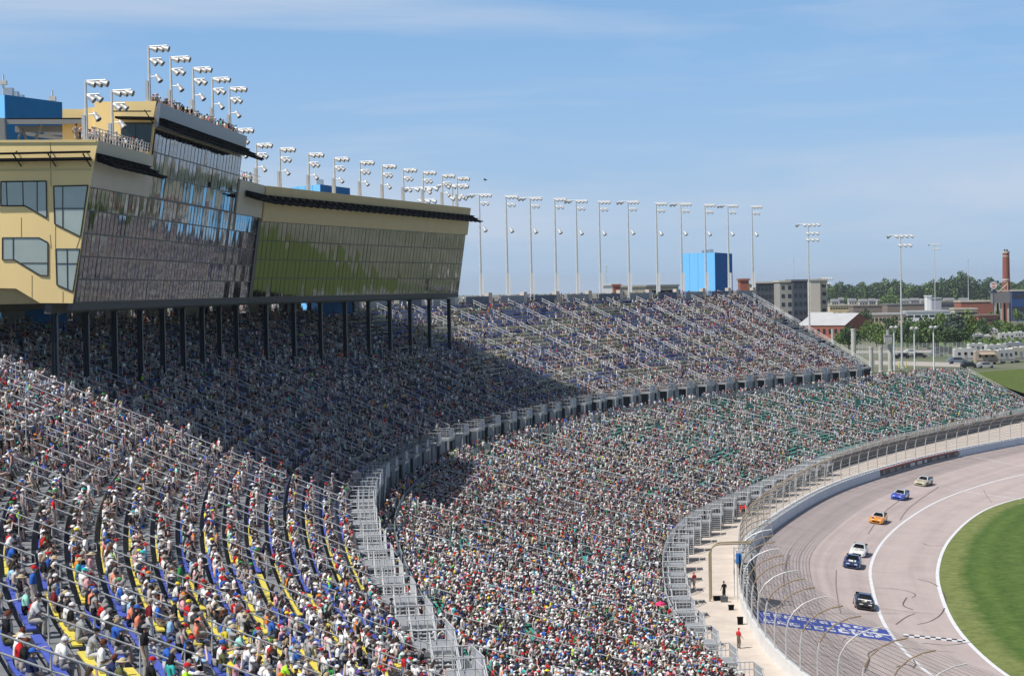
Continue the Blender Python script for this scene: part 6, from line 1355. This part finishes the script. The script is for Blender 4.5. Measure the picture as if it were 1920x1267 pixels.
def simple_car(x,yb,label,m,s=1.0,rz=0,truck=False):
    P=atz(x,yb,8.5); R=empty('parked_car',tuple(P),label,'car','vehicles parked behind the stands',rz=rz)
    def bl(mb,nm,m): me=bpy.data.meshes.new(nm); me.from_pydata([tuple(v) for v in mb.v],[],mb.f); me.materials.append(m); o=bpy.data.objects.new(nm,me); col.objects.link(o); o.parent=R
    pr=[(-2.3,.35),(2.2,.35),(2.3,.75),(1.3,.98),(.7,1.5),(-.9 if truck else -1.5,1.52),(-1.2 if truck else -2.1,1.0),(-2.35,.95)]
    mb=MB(); mb.prism([(a*s,0,b*s) for a,b in pr],[(a*s,1.8*s,b*s) for a,b in pr]); bl(mb,'body',m); mb=MB(); mb.prism([(a*s,-.02,b*s) for a,b in((-1.2,1.0),(1.05,1.0),(.6,1.42),(-1.0,1.42))],[(a*s,1.82*s,b*s) for a,b in((-1.2,1.0),(1.05,1.0),(.6,1.42),(-1.0,1.42))]); bl(mb,'window',WING)
    for k_ in(-1.4,1.4):
        for yy in (-.03,1.6): mb=MB(); mb.lathe((k_*s,yy*s,.34*s),[(.34*s,0),(.34*s,.22*s)],12,(0,1,0)); bl(mb,'wheel',TYR)
DKC=mat('car_black',(.02,.02,.025),.3); 
simple_car(1693,672,'black pickup parked left of the tall grass mast foot',DKC,1.1,truck=True); simple_car(1725,671,'dark car parked between the white lamp posts',mat('car_graphite',(.06,.06,.07),.3)); simple_car(1772,664,'black van right of the right white lamp post',DKC,1.5); simple_car(1757,668,'grey car beside the right white lamp post',mat('car_grey',(.22,.23,.25),.3)); simple_car(1797,682,'blue grey car in front of the white motorhome',mat('car_bluegrey',(.16,.20,.26),.3),1.2); simple_car(1820,690,'dark car before the tan motorhome',DKC); simple_car(1850,690,'small silver car below the tan motorhome',mat('car_silver',(.4,.4,.42),.3)); simple_car(1710,664,'white car on the service road behind the lamp posts',WHT)
# service road + perimeter fence
mb=MB(); a,b,c_,d_=atz(1640,683,8.506),atz(1800,688,8.506),atz(1800,680,8.506),atz(1640,676,8.506); mb.quad(a,b,c_,d_); a,b,c_,d_=atz(1600,662,8.506),atz(1830,660,8.506),atz(1830,655,8.506),atz(1600,658,8.506); mb.quad(a,b,c_,d_); tag(mb.build('service_road',mat('road_pale',(.42,.38,.34),.9,0,.1,.1)),kind='structure')
mb=MB(); a,b=atz(1610,672,8.5),atz(1810,668,8.5); PF=empty('perimeter_fence',tuple(a),'thin grey wire fence running behind the white lamp posts','fence')
for f in np.linspace(0,1,26): p=a+(b-a)*f; mb=MB(); mb.tube([p,p+[0,0,4.2]],.06,4); mb.build('post',POSTW,PF)
mb=MB()
for h in np.arange(.4,4.3,.35): mb.tube([a+[0,0,h],b+[0,0,h]],.02,3)
for f in np.linspace(0,1,240): p=a+(b-a)*f; mb.tube([p,p+[0,0,4.1]],.012,3)
mb.build('wire_panel',POSTW,PF)
for i,x in enumerate((1686,1693,1699)): P=atz(x,688,8.5); mb=MB(); mb.lathe(tuple(P),[(.16,0),(.16,1.3),(.1,1.4)],8); mb.lathe((P[0],P[1],8.5),[(.3,0),(.3,.1)],8); tag(mb.build('bollard',mat('bollard_yellow',(.75,.6,.05),.5),loc=tuple(P)),'%s yellow bollard on the grass at the foot of the tall mast'%['left','middle','right'][i],'bollard','yellow bollards by the tall mast')
# bird
P=aty(910,338,260); mb=MB(); 
mb.lathe((P[0]-.25,P[1],P[2]),[(.01,0),(.07,.12),(.08,.28),(.04,.45),(.01,.52)],8,(1,0,.1)); 
for s_ in (-1,1): mb.prism([(P[0]-.05,P[1],P[2]+.03),(P[0]+.12,P[1],P[2]+.03),(P[0]-.1,P[1]+s_*.3,P[2]+.22),(P[0]-.2,P[1]+s_*.3,P[2]+.2)],[(P[0]-.05,P[1],P[2]+.05),(P[0]+.12,P[1],P[2]+.05),(P[0]-.1,P[1]+s_*.3,P[2]+.23),(P[0]-.2,P[1]+s_*.3,P[2]+.21)])
tag(mb.build('bird',mat('bird_dark',(.05,.05,.055),.8),loc=tuple(P)),'small dark bird flying above the end of the gold roof','bird')
# pink and red umbrellas in the crowd
for i,(x,y,Yd,cx_,nm) in enumerate([(1487,718,455,(.65,.06,.03),'red umbrella open in the crowd near the far concourse'),(1238,1128,176,(.70,.03,.15),'crimson umbrella open in the lower stand near the stairs')]):
    P=aty(x,y,Yd); R=empty('umbrella',tuple(P-[0,0,1.0]),nm,'umbrella'); mb=MB(); mb.lathe(P-np.array([0,0,.15]),[(.46,-.1),(.4,.06),(.25,.15),(.02,.22)],8); mb.build('canopy',mat('umb_%d'%i,cx_,.6),R); mb=MB(); mb.tube([P-[0,0,1.1],P+[0,0,.1]],.02,5); mb.build('shaft',ALUL,R)
# ------------------------------------------------------------ haze
mb=MB(); mb.box((0,4250,32),(12600,10200,72)); hzo=mb.build('haze',[]); m=bpy.data.materials.new('haze_air'); m.use_nodes=True; t=m.node_tree; t.nodes.clear(); vo=t.nodes.new('ShaderNodeVolumePrincipled'); oo=t.nodes.new('ShaderNodeOutputMaterial')
vo.inputs['Color'].default_value=(.80,.88,1,1); vo.inputs['Density'].default_value=0.00006; vo.inputs['Anisotropy'].default_value=.2; t.links.new(vo.outputs[0],oo.inputs['Volume']); hzo.data.materials.append(m); tag(hzo,'thin pale summer haze over the whole speedway',kind='stuff')
